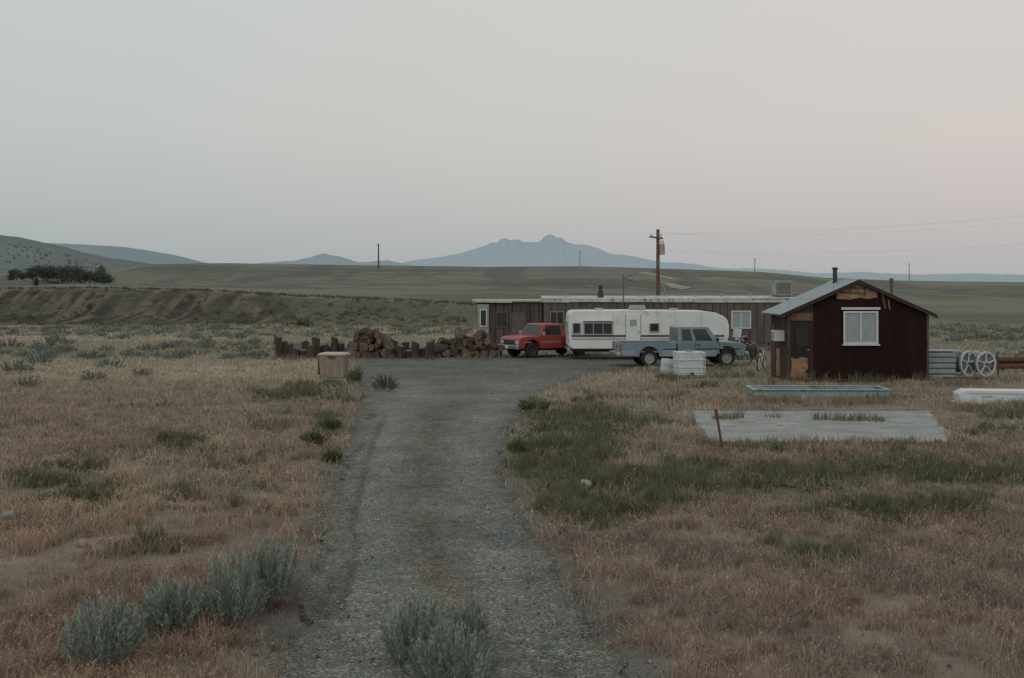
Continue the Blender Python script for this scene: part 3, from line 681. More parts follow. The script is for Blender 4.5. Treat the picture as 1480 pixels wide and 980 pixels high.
# ---------------------------------------------------------------- mobile home
hd=70.
home=thing('mobile_home','long brown mobile home with white edged flat roof behind the trailer','mobile home',(1.76,hd,0))
HL=14.3; HD=3.9
panel=mat('brown_panelling',(.078,.067,.06),(.125,.11,.098),scale=1.2,rough=.8,stretch=(2,1,.3),ribs=2.4,c3=(.055,.048,.043),s3=1.5)
panel2=mat('brown_panelling_left',(.06,.051,.046),(.10,.083,.073),scale=1.2,rough=.8,stretch=(2,1,.3),ribs=2.0)
skirt=mat('skirting',(.09,.085,.08),(.14,.13,.12),scale=2,ribs=1.1)
MB().box((HL/2,HD/2,1.6),(HL,HD,2.3)).build('wall',panel,home)
MB().box((HL/2,HD/2+.03,.22),(HL-.06,HD-.06,.46)).build('skirt',skirt,home)
hroof=mat('streaked_white_roof',(.33,.35,.345),(.49,.515,.51),scale=1.2,rough=.6,stretch=(2,1,.5),c3=(.15,.11,.09),s3=1.8)
rz_=random.Random(3)
m=MB(); xs=0
while xs<HL-.2:
    w_=min(rz_.uniform(1.2,2.4),HL-xs); m.box((xs+w_/2,-.06+rz_.uniform(-.012,.012),2.84+rz_.uniform(-.02,.02)),(w_-.015,.1,.20+rz_.uniform(-.03,.02)),ry=R(rz_.uniform(-.6,.6))); xs+=w_
m.box((HL/2,HD+.06,2.84),(HL+.2,.1,.20)); m.box((-.06,HD/2,2.84),(.1,HD+.02,.20)); m.box((HL+.06,HD/2,2.84),(.1,HD+.02,.20))
m.add([(-.1,-.11,2.955),(HL+.1,-.11,2.955),(HL+.1,HD/2,3.1),(-.1,HD/2,3.1),(HL+.1,HD+.11,2.955),(-.1,HD+.11,2.955)],[(0,1,2,3),(3,2,4,5)])
hr=m.build('roof',hroof,home,fix=False)
lx=lambda p:(p-740)/F*hd-1.76
zz_=lambda p:HC-(p-410)/F*hd
tanf=mat('tan_frame',(.20,.18,.155))
window(home,lx(1071),zz_(462),1.12,1.02,0,pm=curt,t=.07,mull=1)
window(home,lx(1000),zz_(458),.9,.8,0,fm=tanf,pm=glass,t=.06)
window(home,lx(805),zz_(460),.8,.8,0,fm=tanf,pm=glass,t=.06)
d_=MB().box((lx(842),-.03,1.45),(.9,.05,1.95)).build('door',mat('tan_door',(.11,.095,.085),(.14,.12,.11),scale=2),home)
MB().cyl((lx(842)+.35,-.1,1.4),(lx(842)+.35,-.05,1.4),.03,n=8).build('handle',metalm,d_)
MB().box((lx(842),-.06,2.0),(.4,.01,.5)).build('pane',glass,d_)
m=MB(); vx=lx(869.5); m.cyl((vx,.8,2.95),(vx,.8,3.35),.17,n=14).cyl((vx,.8,3.35),(vx,.8,3.62),.10,n=14).cyl((vx,.8,3.62),(vx,.8,3.72),.17,.12,14)
m.build('roof_vent',darkm,hr,smooth=True)
for p_ in(820,935,1010,1048,1090): MB().cyl((lx(p_),1.2,2.95),(lx(p_),1.2,3.25),.05,n=8).build('vent_pipe',metalm,hr)
ad=thing('porch_addition','dark panelled addition with a sloping roof at the left end of the mobile home','addition',(-2.0,hd+.35,0))
AL=3.7
MB().box((AL/2,1.5,1.35),(AL,3.0,2.7)).build('wall',panel2,ad)
m=MB(); m.box((AL/2,1.5,2.84),(AL+.5,3.6,.07)); m.box((AL/2-.9,-.27,2.80),(AL-1.6,.05,.14),ry=R(.6)); m.box((-.22,1.5,2.80),(.05,3.5,.14))
m.build('roof',hroof,ad)
tag(MB().box((.36,-.14,1.45),(.66,.24,2.35)).build('end_section',mat('pale_end',(.20,.21,.20),(.27,.28,.27),scale=2,rough=.8),ad),'pale projecting end section with a tall window')
for x_ in(.98,1.9,2.8,3.66): MB().box((x_,-.05,1.35),(.10,.09,2.68)).build('batten',panel2,ad)
window(ad,.38,1.85,.42,1.0,-.27,pm=glass,t=.06,mull=0)
window(ad,1.42,1.75,.7,.9,-.02,fm=mat('brown_frame',(.12,.1,.085)),pm=glass,t=.05,mull=0)
d_=MB().box((2.35,-.03,1.15),(.8,.05,2.05)).build('door',mat('grey_door',(.08,.075,.07),(.11,.10,.095),scale=2),ad)
MB().cyl((2.62,-.1,1.1),(2.62,-.05,1.1),.03,n=8).build('handle',metalm,d_)
x_=(1130-740)/F*(hd+1.5); cz=3.02
co=thing('swamp_cooler','pale louvred cooler box on the right end of the mobile home roof','cooler',(x_,hd+1.5,cz))
MB().box((0,0,.5),(1.0,.9,.76)).box((0,0,.92),(1.08,.98,.08)).build('housing',mat('cooler_paint',(.27,.28,.27),(.34,.345,.34),scale=4),co,bevel=.01)
m=MB()
for k in range(9): m.box((0,-.47,.2+.075*k),(.86,.03,.02),rx=R(35))
m.build('louvre',antm,co)
for a_ in(-.4,.4):
    for b_ in(-.35,.35): MB().box((a_,b_,.06),(.06,.06,.14)).build('leg',darkm,co)
x_=(901-740)/F*69.4; an=thing('television_antenna','thin mast with a swept television antenna in front of the mobile home roof','antenna',(x_,69.4,0))
MB().tube([(0,0,0),(0,0,4.3)],.035,8).build('mast',antm,an)
MB().tube([(0,0,4.1),(.78,-.1,4.42)],.022,6).build('boom',antm,an)
MB().tube([(0,0,4.1),(.78,.2,3.86)],.022,6).build('boom',antm,an)
m=MB()
for k in range(5):
    t=.15+.17*k; m.tube([(.78*t,-.1*t-.2,4.1+.32*t),(.78*t,-.1*t+.2,4.1+.32*t)],.01,5); m.tube([(.78*t,.2*t-.2,4.1-.24*t),(.78*t,.2*t+.2,4.1-.24*t)],.01,5)
m.build('element',antm,an)

# ---------------------------------------------------------------- vehicles
tyrem=mat('tyre_rubber',(.018,.018,.019),(.03,.03,.03),scale=10,rough=.9)
rimm=mat('rim_metal',(.30,.31,.32),(.4,.4,.4),scale=8,rough=.4,metal=.5)
chrome=mat('dull_chrome',(.38,.40,.41),(.48,.50,.51),scale=5,rough=.3,metal=.8)
blackm=mat('black_trim',(.02,.02,.022),rough=.6)
lampm=mat('headlamp',(.45,.48,.48),rough=.15,spec=.8)
tailm=mat('tail_lamp',(.30,.02,.02),rough=.3)
amber=mat('amber_lamp',(.45,.17,.03),rough=.3)
def wheel(parent,x,y,z,r=.37,w=.24,side=-1,rim=None,T='Y'):
    e=sub('wheel',parent,(x,y,z))
    MB().lathe([(r*.60,-w/2),(r*.9,-w/2),(r*.98,-w*.38),(r,-w*.2),(r,w*.2),(r*.98,w*.38),(r*.9,w/2),(r*.60,w/2)],(0,0,0),'Y',28).build('tyre',tyrem,e,smooth=True)
    MB().lathe([(0,side*w*.30),(r*.16,side*w*.30),(r*.2,side*w*.15),(r*.45,side*w*.12),(r*.52,side*w*.45),(r*.62,side*w*.47),(r*.62,-side*w*.45)],(0,0,0),'Y',24).build('rim',rim or rimm,e,smooth=True)
    return e
def arch(cx,cz,r,x_dir,n=10):
    pts=[(cx+r*math.cos(math.pi*k/n),cz+r*math.sin(math.pi*k/n)) for k in range(n+1)]
    return pts if x_dir<0 else pts[::-1]
def pickup(name,label,loc,rz,paint,WB=3.35,FO=.85,RO=1.25,cabL=1.75,roof=1.78,belt=1.2,hood=1.16,ext=False,lower=None,square=False,rim=None,paint2=None):
    o=thing(name,label,'pickup truck',loc,rz); hw=.95; wr=.38; paint2=paint2 or paint
    xf=WB+FO; xc=WB-.34 if not square else WB-.42
    xb=xc-cabL-.35; zb=.46
    pts=[(xb,zb),(xb,belt),(xc+.02,belt),(xf-.45,hood-.01),(xf-.10,hood-.05),(xf-.01,hood-.15),(xf,.60),(xf-.04,zb+.02)]+arch(WB,zb,.47,-1)
    MB().prism(pts,-hw,hw).build('body',paint,o,bevel=.03,smooth=True)
    zt=belt-.02; m=MB(); bp=[(-RO,zb+.06),(-RO,zt),(xb-.08,zt),(xb-.08,zb)]+arch(0,zb,.47,-1)
    m.prism(bp,-hw,-hw+.09); m.prism(bp,hw-.09,hw)
    m.box(((xb-RO)/2,0,.68),(xb+RO-.14,2*hw-.18,.08)); m.box((xb-.12,0,(zt+.72)/2),(.07,2*hw-.19,zt-.72))
    m.build('bed',paint,o,bevel=.02)
    lm=MB().box(((xb-RO)/2,0,.735),(xb+RO-.26,2*hw-.22,.02))
    for s in(-1,1): lm.box(((xb-RO)/2,s*(hw-.10),(zt+.73)/2-.02),(xb+RO-.28,.016,zt-.80))
    lm.box((xb-.165,0,(zt+.73)/2-.02),(.016,2*hw-.26,zt-.80)); lm.build('bed_liner',blackm,o)
    tg=MB().box((-RO+.035,0,(zt+.62)/2),(.07,2*hw-.20,zt-.64)).build('tailgate',paint,o,bevel=.015)
    MB().box((-RO-.01,0,zt-.2),(.02,.18,.06)).build('handle',blackm,tg)
    B=[(xb+.02,-.92,belt-.01),(xc,-.92,belt-.01),(xc,.92,belt-.01),(xb+.02,.92,belt-.01)]
    wt=xc-(.50 if not square else .36); T_=[(xb+.05,-.80,roof-.03),(wt,-.80,roof-.03),(wt,.80,roof-.03),(xb+.05,.80,roof-.03)]
    m=MB().add(B+T_,[(3,2,1,0),(4,5,6,7),(0,1,5,4),(1,2,6,5),(2,3,7,6),(3,0,4,7)])
    m.build('cab',paint2,o,bevel=.04,smooth=True,seg=3)
    front=[B[1],B[2],T_[2],T_[1]]; back=[B[3],B[0],T_[0],T_[3]]; sR=[B[0],B[1],T_[1],T_[0]]; sL=[B[2],B[3],T_[3],T_[2]]
    MB().pane(front,.06,.94,.06,.90).build('windshield',glass,o)
    MB().pane(back,.1,.9,.10,.86).build('rear_window',glass,o)
    if ext: spl=[(.10,.36),(.44,.85)]
    else: spl=[(.12,.84)]
    for a_,b_ in spl:
        MB().pane(sR,a_,b_,.08,.84).build('side_window',glass,o); MB().pane(sL,1-b_,1-a_,.08,.84).build('side_window',glass,o)
    x0=xb+(.42*(xc-xb) if ext else .10*(xc-xb)); x1=xc-.02
    tm=chrome if square else blackm
    for s in(-1,1):
        dd=MB().box(((x0+x1)/2,s*(hw+.004),(belt+.56)/2),(x1-x0,.014,belt-.60)).build('door',paint,o,bevel=.005)
        MB().box((x0+.14,s*(hw+.02),belt-.14),(.16,.03,.04)).build('handle',tm,dd)
        for xs_ in (x0-.012,x1+.012): MB().box((xs_,s*(hw+.002),(belt+.56)/2),(.014,.008,belt-.60)).build('door_seam',blackm,o)
        MB().box((x1-.12,s*(hw+.14),belt+.1),(.09,.2,.17)).build('mirror',blackm if not square else chrome,o,bevel=.02)
        MB().box((xf-.50,s*(hw+.004),.80),(.5,.014,.045)).build('side_trim',tm,o)
        MB().box(((x0+x1)/2,s*(hw+.014),.80),(x1-x0-.04,.014,.045)).build('side_trim',tm,o)
        MB().box(((.5+xb)/2+.02,s*(hw+.004),.80),(xb-.5-.2,.014,.045)).build('side_trim',tm,o)
        if lower:
            MB().box(((xb+.5)/2,s*(hw+.003),.62),(xb-.5-.2,.012,.28)).build('rocker_panel',lower,o)
            MB().box(((xb+WB-.5)/2,s*(hw+.013),.60),(WB-.5-xb-.04,.012,.27)).build('rocker_panel',lower,o)
            MB().box((-RO+.34,s*(hw+.003),.64),(.56,.012,.24)).build('rocker_panel',lower,o)
        MB().box((xf-.01,s*.72,hood-.28),(.06,.30,.18)).build('headlight',lampm,o,bevel=.01)
        MB().box((xf-.01,s*.72,hood-.43),(.05,.30,.08)).build('turn_signal',amber,o)
        MB().box((-RO-.002,s*(hw-.09),.90),(.05,.14,.36)).build('tail_light',tailm,o,bevel=.01)
    MB().box((xf-.015,0,hood-.34),(.05,1.12,.30)).build('grille',blackm,o)
    for k in range(3): MB().box((xf+.018,0,hood-.44+.1*k),(.02,1.12,.022)).build('grille_bar',chrome,o)
    MB().box((xf+.018,0,hood-.18),(.03,1.86,.035)).build('grille_bar',chrome,o)
    MB().box((xf+.10,0,.56),(.16,1.94,.2)).build('bumper',chrome,o,bevel=.03)
    MB().box((xf+.185,0,.56),(.01,.3,.14)).build('number_plate',whitef,o)
    MB().box((-RO-.10,0,.58),(.16,1.86,.16)).build('bumper',chrome,o,bevel=.03)
    MB().box((WB/2,0,.42),(WB+.6,1.0,.14)).box((0,0,.37),(.14,1.5,.14)).box((WB,0,.37),(.1,1.5,.1)).build('chassis',blackm,o)
    for x in(0,WB):
        for s in(-1,1): wheel(o,x,s*(hw-.13),wr,wr,.25,s,rim)
    return o
teal=mat('blue_grey_paint',(.13,.195,.22),(.165,.235,.26),scale=1.5,rough=.32,spec=.6)
pickup('pickup_truck','blue grey extended cab pickup parked side on before the white trailer',(6.12,57.0,.02),R(7),teal,WB=3.62,FO=.86,RO=1.30,cabL=1.60,roof=1.84,belt=1.13,hood=1.11,ext=True,lower=mat('lower_panel',(.22,.25,.26),(.28,.31,.32),scale=3,rough=.4))
red=mat('red_paint',(.25,.035,.032),(.32,.048,.042),scale=1.5,rough=.3,spec=.6)
hx,hy=-math.cos(R(32)),-math.sin(R(32)); fx,fy=-.12,63.2
rt=pickup('pickup_truck','red square bodied pickup with a light grille parked nose left by the logs',(fx-hx*3.75,fy-hy*3.75,.02),R(212),red,WB=2.95,FO=.8,RO=1.15,cabL=1.15,roof=1.74,belt=1.12,hood=1.10,square=True,rim=darkm)

tw=thing('travel_trailer','long white travel trailer with brown stripe behind the blue grey pickup','trailer',(2.83,61.4,0),R(1.5))
wp=mat('trailer_white',(.54,.57,.565),(.65,.675,.67),scale=1.2,rough=.5,spec=.3,c3=(.42,.43,.41),s3=1.5)
TL=8.0; zt=2.46
pts=[(.18,.55),(.0,.7),(.0,1.3),(.0,2.0),(.03,2.28),(.12,2.41),(.28,zt),(3,zt+.02),(6.7,zt-.02),(7.3,zt-.10),(7.7,zt-.27),(7.92,2.0),(8.0,1.7),(8.0,1.2),(7.8,.55)]
MB().prism(pts,0,2.4).build('body',wp,tw,bevel=.045,smooth=True,seg=3)
brown=mat('brown_stripe',(.10,.065,.05),(.14,.09,.07),scale=5,rough=.6)
MB().box((3.95,-.012,1.20),(7.6,.02,.10)).build('stripe',brown,tw)
MB().box((3.95,-.012,1.05),(7.6,.02,.03)).build('stripe',brown,tw)
frm=mat('alu_frame',(.30,.31,.31),(.38,.39,.39),scale=6,rough=.5)
window(tw,1.45,1.56,1.45,.60,-.005,fm=frm,t=.04,mull=2)
MB().box((1.45,-.10,1.92),(1.5,.2,.03),rx=R(-30)).build('window_awning',wp,tw)
window(tw,.38,1.58,.42,.55,-.005,fm=frm,t=.04,mull=0)
window(tw,4.25,1.62,.5,.45,-.005,fm=frm,t=.04,mull=0)
dd=MB().box((3.2,-.02,1.45),(.72,.035,1.65)).build('door',wp,tw,bevel=.01)
MB().box((3.2,-.045,1.85),(.34,.012,.3)).build('pane',curt,dd); MB().box((3.48,-.05,1.4),(.05,.03,.1)).build('handle',chrome,dd)
for xs_ in(2.83,3.57): MB().box((xs_,-.012,1.45),(.018,.012,1.65)).build('door_seam',blackm,tw)
for xs_ in(2.2,5.3,6.6): MB().box((xs_,-.004,1.85),(.02,.008,1.1)).build('panel_seam',frm,tw)
window(tw,.0,1.6,1.5,.6,0,fm=frm,t=.05,mull=1,T=Matrix.Translation((-.0,1.2,0))@Matrix.Rotation(R(-90),4,'Z'))
m=MB().box((3.55,1.2,zt+.14),(.85,.7,.22),top=.85).build('roof_air_conditioner',mat('grey_plastic',(.24,.25,.25),(.30,.31,.31),scale=5),tw,bevel=.04)
MB().box((5.4,1.2,zt+.05),(.4,.4,.1)).build('roof_hatch',frm,tw,bevel=.01)
MB().box((1.6,1.2,zt+.06),(.4,.4,.1)).build('roof_hatch',frm,tw,bevel=.01)
MB().box((.0,1.2,.55),(.15,2.2,.12)).build('bumper',chrome,tw)
MB().box((3.9,1.2,.46),(7.3,1.6,.14)).build('chassis',darkm,tw)
MB().tube([(7.6,.6,.5),(9.0,1.2,.5)],.05,6).tube([(7.6,1.8,.5),(9.0,1.2,.5)],.05,6).cyl((8.9,1.2,.0),(8.9,1.2,.7),.04,n=8).build('hitch',darkm,tw)
for x in(3.9,4.75):
    for y,s in((.16,-1),(2.24,1)): wheel(tw,x,y,.34,.34,.2,s)
MB().box((4.33,-.02,.72),(1.9,.03,.2)).build('wheel_skirt',frm,tw)
for s in(.25,2.15): MB().box((-.01,s,.95),(.03,.14,.2)).build('tail_light',tailm,tw)

# ---------------------------------------------------------------- logs
bark=mat('log_bark',(.035,.028,.024),(.085,.066,.055),scale=8,detail=8,rough=.95,bump=.5)
cut=mat('cut_wood',(.11,.066,.05),(.185,.115,.087),scale=5,rough=.9,c3=(.055,.04,.033),s3=3)
cut2=mat('grey_cut_wood',(.09,.08,.07),(.18,.15,.13),scale=5,rough=.9)
def log_mesh(r,l,seed,m2):
    rr=random.Random(seed); n=14; f=[r*rr.uniform(.74,1.18) for _ in range(n)]; m=MB(); vs=[]
    for e,k in((-.5,.93),(-.45,1.02),(0,1),(.45,1.0),(.5,.90)):
        for i in range(n):
            a_=2*math.pi*i/n; vs.append((f[i]*k*math.cos(a_),e*l+.05*math.cos(a_+seed),f[i]*k*math.sin(a_)))
    fs=[(j*n+i,j*n+(i+1)%n,(j+1)*n+(i+1)%n,(j+1)*n+i) for j in range(4) for i in range(n)]
    m.add(vs,fs,0); m.f+=[tuple(range(n)),tuple(4*n+i for i in range(n-1,-1,-1))]; m.m+=[1,1]
    return m.build('log',[bark,m2])
variants=[log_mesh(.22,.55,i,cut if i%2 else cut2) for i in range(8)]
used=[0]*8
rl=random.Random(11)
def log_at(x,y,z,rot,s,label,group,name):
    k=rl.randrange(8)
    if used[k]==0: o=variants[k]; used[k]=1
    else: o=variants[k].copy(); C.objects.link(o)
    o.name=name; o.location=(x,y,z); o.rotation_euler=rot; o.scale=s; tag(o,label,'log',group); return o
def heap(p0,p1,d0,prof,layers,label,group):
    X0=(p0-740)/F*d0; X1=(p1-740)/F*d0
    for ly in range(layers):
        x=X0+.1*ly; 
        while x<X1:
            t=(x-X0)/(X1-X0); H=np.interp(t,[a for a,b in prof],[b for a,b in prof])*rl.uniform(.65,1.12)
            z=0; r=0
            while True:
                s=rl.uniform(.55,1.3); r=.21*s
                if z+r*1.5>H and z>0: break
                yaw=rl.choice([rl.uniform(-.5,.5),rl.uniform(-.5,.5),rl.uniform(-1.5,1.5),rl.uniform(.9,2.2)])
                tilt=rl.uniform(-.4,.4) if z>0 else rl.uniform(-.08,.08)
                log_at(x+rl.uniform(-.13,.13),d0+ly*.55+rl.uniform(-.1,.1)+z*.12,z+r*.92,(tilt,rl.uniform(0,6.28),yaw),(s,rl.uniform(.6,1.3),s),label,group,'log')
                z+=r*1.6
            x+=.38*rl.uniform(.8,1.15)
heap(617,724,63.6,[(0,.45),(.15,.8),(.35,1.35),(.5,1.5),(.65,1.25),(.8,1.3),(.92,1.0),(1,.7)],2,'firewood round in the large heap beside the red pickup','rounds in the large right heap')
heap(506,585,63.2,[(0,.6),(.2,1.25),(.45,1.6),(.6,1.2),(.8,.8),(1,.5)],2,'firewood round in the middle heap of the wood line','rounds in the middle heap')
def stumps(ps,label,group):
    for p,h,w,v_ in ps:
        d0=HC*F/(v_-HY); x=(p-740)/F*d0
        log_at(x,d0,h/2*.97,(R(90)+rl.uniform(-.14,.14),rl.uniform(-.12,.12),rl.uniform(0,6)),(w/.44,h/.55,w/.44),label,group,'stump')
stumps([(403,1.2,.42,518),(411,.8,.4,517.5),(425,.5,.5,518),(438,.42,.42,517.5),(449,.7,.44,518.5),(457,1.0,.42,517),(469,.6,.5,516.5),(483,1.05,.42,516),(493,.75,.42,515.5),(502,.5,.42,517),(418,.7,.4,515),(441,.75,.4,514.6),(474,.5,.4,515)],'upright cut stump in the short row left of the heaps','upright stumps at the left end')
stumps([(563,.5,.42,518),(579,.7,.38,518.5),(590,.42,.42,518),(601,.85,.38,518.5),(609,.55,.42,517.5),(621,.95,.42,519),(585,.75,.4,515.5),(572,.85,.38,515.5),(596,.55,.4,516)],'upright cut stump standing between the two log heaps','upright stumps between the heaps')

# ---------------------------------------------------------------- tan bin
x,y=G(483,545); bn=thing('storage_bin','tan rectangular bin with a paler lid standing left of the drive','bin',(x,y,0),R(-8))
tanm=mat('tan_plastic',(.20,.165,.13),(.26,.22,.175),scale=3,rough=.7); tan2=mat('pale_lid',(.36,.345,.315),(.43,.41,.375),scale=3,rough=.6)
MB().box((0,0,.45),(.96,.75,.90),top=1.1).build('body',tanm,bn,bevel=.03)
MB().box((0,0,.93),(1.14,.92,.06)).box((0,0,.98),(1.04,.82,.05),top=.9).build('lid',tan2,bn,bevel=.015)
for x_ in(-.3,0,.3): MB().box((x_,-.405,.45),(.05,.02,.7),rx=R(2.5)).build('rib',tanm,bn)
MB().box((.0,-.48,.84),(.3,.05,.05)).build('handle',darkm,bn)
MB().box((-.58,.0,.5),(.05,.5,.8)).build('side_panel',mat('side_dark',(.08,.07,.06),rough=.9),bn)

# ---------------------------------------------------------------- white tanks
x,y=G(996,546)
tk=thing('caged_tank','white square liquid tank in a metal cage in the weeds','tank',(x,y,0),R(6))
plas=mat('milky_plastic',(.40,.48,.50),(.52,.59,.61),scale=3,rough=.5)
MB().box((0,0,.60),(1.0,.9,.88)).build('tank',plas,tk,bevel=.07,seg=3)
MB().cyl((0,0,1.04),(0,0,1.1),.12,n=14).build('cap',metalm,tk)
m=MB()
for k in range(5):
    x_=-.53+.265*k; m.tube([(x_,-.49,.14),(x_,-.49,1.06)],.014,6); m.tube([(x_,.49,.14),(x_,.49,1.06)],.014,6)
for k in range(4):
    z=.16+.293*k
    m.tube([(-.54,-.49,z),(.54,-.49,z),(.54,.49,z),(-.54,.49,z),(-.54,-.49,z)],.018,6)
for y_ in(-.25,0,.25):
    for x_ in(-.54,.54): m.tube([(x_,y_,.14),(x_,y_,1.06)],.014,6)
m.build('cage',mat('cage_metal',(.60,.63,.63),rough=.5,metal=.1),tk)
MB().box((0,0,.1),(1.12,1.0,.05)).box((-.48,0,.03),(.12,1,.1)).box((.48,0,.03),(.12,1,.1)).box((0,0,.03),(.12,1,.1)).build('pallet',metalm,tk)
MB().cyl((0,-.5,.2),(0,-.6,.2),.05,n=10).build('valve',blackm,tk)
x,y=G(963,543); tk=thing('plastic_drum','grey white plastic drum leaning left of the caged tank','drum',(x,y,0),R(20))
def drum(par,m_,tilt=0):
    MB().lathe([(0,0),(.27,0),(.29,.03),(.29,.2),(.30,.22),(.29,.25),(.29,.45),(.30,.47),(.29,.5),(.29,.66),(.26,.70),(0,.71)],(0,0,0),'Z',22).build('barrel',m_,par,smooth=True)
    MB().cyl((.1,0,.7),(.1,0,.74),.04,n=10).build('cap',blackm,par)
    for ch in par.children: ch.rotation_euler=(0,tilt,0)
drum(tk,mat('grey_plastic_drum',(.34,.38,.39),(.42,.45,.46),scale=3,rough=.6),R(8))
x,y=G(1086,520); dk_=thing('oil_drum','dark rusty oil drum standing behind the bicycles','drum',(x,y,0)); drum(dk_,mat('dark_rusty_drum',(.035,.03,.028),(.08,.05,.04),scale=5))
x,y=G(1060,520); cr=thing('wooden_crate','dark slatted wooden crate beside the blue grey pickup nose','crate',(x,y,0),R(12))
crm=mat('crate_wood',(.06,.048,.038),(.12,.095,.075),scale=5,rough=.9)
for k in range(4):
    MB().box((0,-.32,.08+.17*k),(.74,.02,.13)).box((0,.32,.08+.17*k),(.74,.02,.13)).box((-.36,0,.08+.17*k),(.02,.62,.13)).box((.36,0,.08+.17*k),(.02,.62,.13)).build('slat',crm,cr)
MB().box((0,0,.04),(.70,.62,.03)).build('floor_panel',crm,cr)
for a_ in(-.34,.34): MB().box((a_,-.345,.34),(.06,.02,.68)).build('post',crm,cr)

# ---------------------------------------------------------------- motorcycle and bicycle
def spoked(parent,x,y,z,r,w,t):
    e=sub('wheel',parent,(x,y,z))
    MB().lathe([(r-t,-w/2),(r-t*.2,-w/2),(r,0),(r-t*.2,w/2),(r-t,w/2),(r-t,-w/2)],(0,0,0),'Y',28).build('tyre',tyrem,e,smooth=True)
    m=MB().lathe([(r-t*1.5,-w*.4),(r-t,-w*.4),(r-t,w*.4),(r-t*1.5,w*.4),(r-t*1.5,-w*.4)],(0,0,0),'Y',28)
    m.cyl((0,-w*.7,0),(0,w*.7,0),.03,n=8)
    for k in range(14):
        a_=2*math.pi*k/14; m.tube([(0,0,0),((r-t)*math.cos(a_),0,(r-t)*math.sin(a_))],.004,4)
    m.build('rim',chrome,e); return e
x,y=G(1072,516); mc=thing('motorcycle','dark touring motorcycle with a pale windshield right of the white trailer','motorcycle',(x,y,0),R(238))
spoked(mc,.78,0,.32,.32,.12,.1); spoked(mc,-.72,0,.32,.32,.15,.11)
MB().tube([(.78,.09,.32),(.5,.09,1.0)],.025,8).build('fork',chrome,mc)
MB().tube([(.78,-.09,.32),(.5,-.09,1.0)],.025,8).build('fork',chrome,mc)
MB().tube([(.5,0,.95),(.1,0,.85),(-.7,0,.75)],.03,8).tube([(.45,0,.8),(.2,0,.35),(-.3,0,.3),(-.72,0,.32)],.03,8).build('frame',darkm,mc)
MB().box((.0,0,.45),(.5,.36,.36)).cyl((.1,-.3,.42),(.1,.3,.42),.12,n=10).build('engine',metalm,mc,bevel=.03)
blp=mat('dark_maroon_paint',(.06,.02,.025),rough=.25,spec=.6)
MB().box((.2,0,.88),(.55,.32,.24),top=.7).build('fuel_tank',blp,mc,bevel=.07,seg=3)
MB().box((-.3,0,.82),(.6,.3,.1)).box((-.72,0,.92),(.3,.3,.14)).build('seat',blackm,mc,bevel=.04)
MB().tube([(.42,-.4,1.12),(.5,-.15,1.05),(.5,.15,1.05),(.42,.4,1.12)],.018,8).build('handlebar',chrome,mc)
MB().box((.62,0,1.25),(.02,.46,.46),ry=R(-20)).build('windshield',mat('pale_screen',(.42,.47,.49),rough=.2,spec=.6),mc,bevel=.01)
MB().lathe([(0,.08),(.09,.06),(.1,0),(.05,-.08)],(.66,0,.95),'X',16).build('headlight',lampm,mc,smooth=True)
MB().box((-.78,.26,.62),(.45,.18,.3)).build('pannier',blp,mc,bevel=.04); MB().box((-.78,-.26,.62),(.45,.18,.3)).build('pannier',blp,mc,bevel=.04)
MB().tube([(.2,-.2,.3),(-.9,-.22,.28)],.04,8).build('exhaust',chrome,mc)
MB().lathe([(.34,-.08),(.37,-.07),(.37,.07),(.34,.08)],(.78,0,.34),'Y',24).build('fender',blp,mc)
def bicycle(loc,rz,label,paint):
    b=thing('bicycle',label,'bicycle',loc,rz)
    spoked(b,.52,0,.33,.33,.04,.035); spoked(b,-.52,0,.33,.33,.04,.035)
    MB().tube([(-.52,0,.33),(-.05,0,.30),(-.18,0,.78),(-.52,0,.33)],.014,6).tube([(-.05,0,.3),(.36,0,.72),(-.17,0,.72)],.016,6).tube([(.36,0,.62),(.34,0,.86)],.018,6).build('frame',paint,b)
    MB().tube([(.52,.05,.33),(.37,.03,.66)],.012,6).tube([(.52,-.05,.33),(.37,-.03,.66)],.012,6).build('fork',paint,b)
    MB().tube([(.28,-.28,1.0),(.36,-.08,.95),(.34,0,.88),(.36,.08,.95),(.28,.28,1.0)],.012,6).build('handlebar',chrome,b)
    MB().box((-.2,0,.87),(.26,.14,.05),top=.7).tube([(-.18,0,.78),(-.2,0,.86)],.012,6).build('saddle',blackm,b,bevel=.015)
    MB().lathe([(.0,-.01),(.09,-.01),(.09,.01),(0,.01)],(-.05,-.03,.3),'Y',14).tube([(-.05,-.05,.3),(.05,-.12,.18)],.01,5).tube([(-.05,.05,.3),(-.15,.12,.42)],.01,5).build('crank',metalm,b)
x,y=G(1101,535); bicycle((x,y,0),R(65),'white framed bicycle standing at the left wall of the shed',mat('white_bike',(.5,.53,.53),rough=.4))
x,y=G(1090,527); bicycle((x,y,0),R(110),'dark bicycle standing just left of the white framed one',mat('dark_bike',(.05,.03,.03),rough=.4))

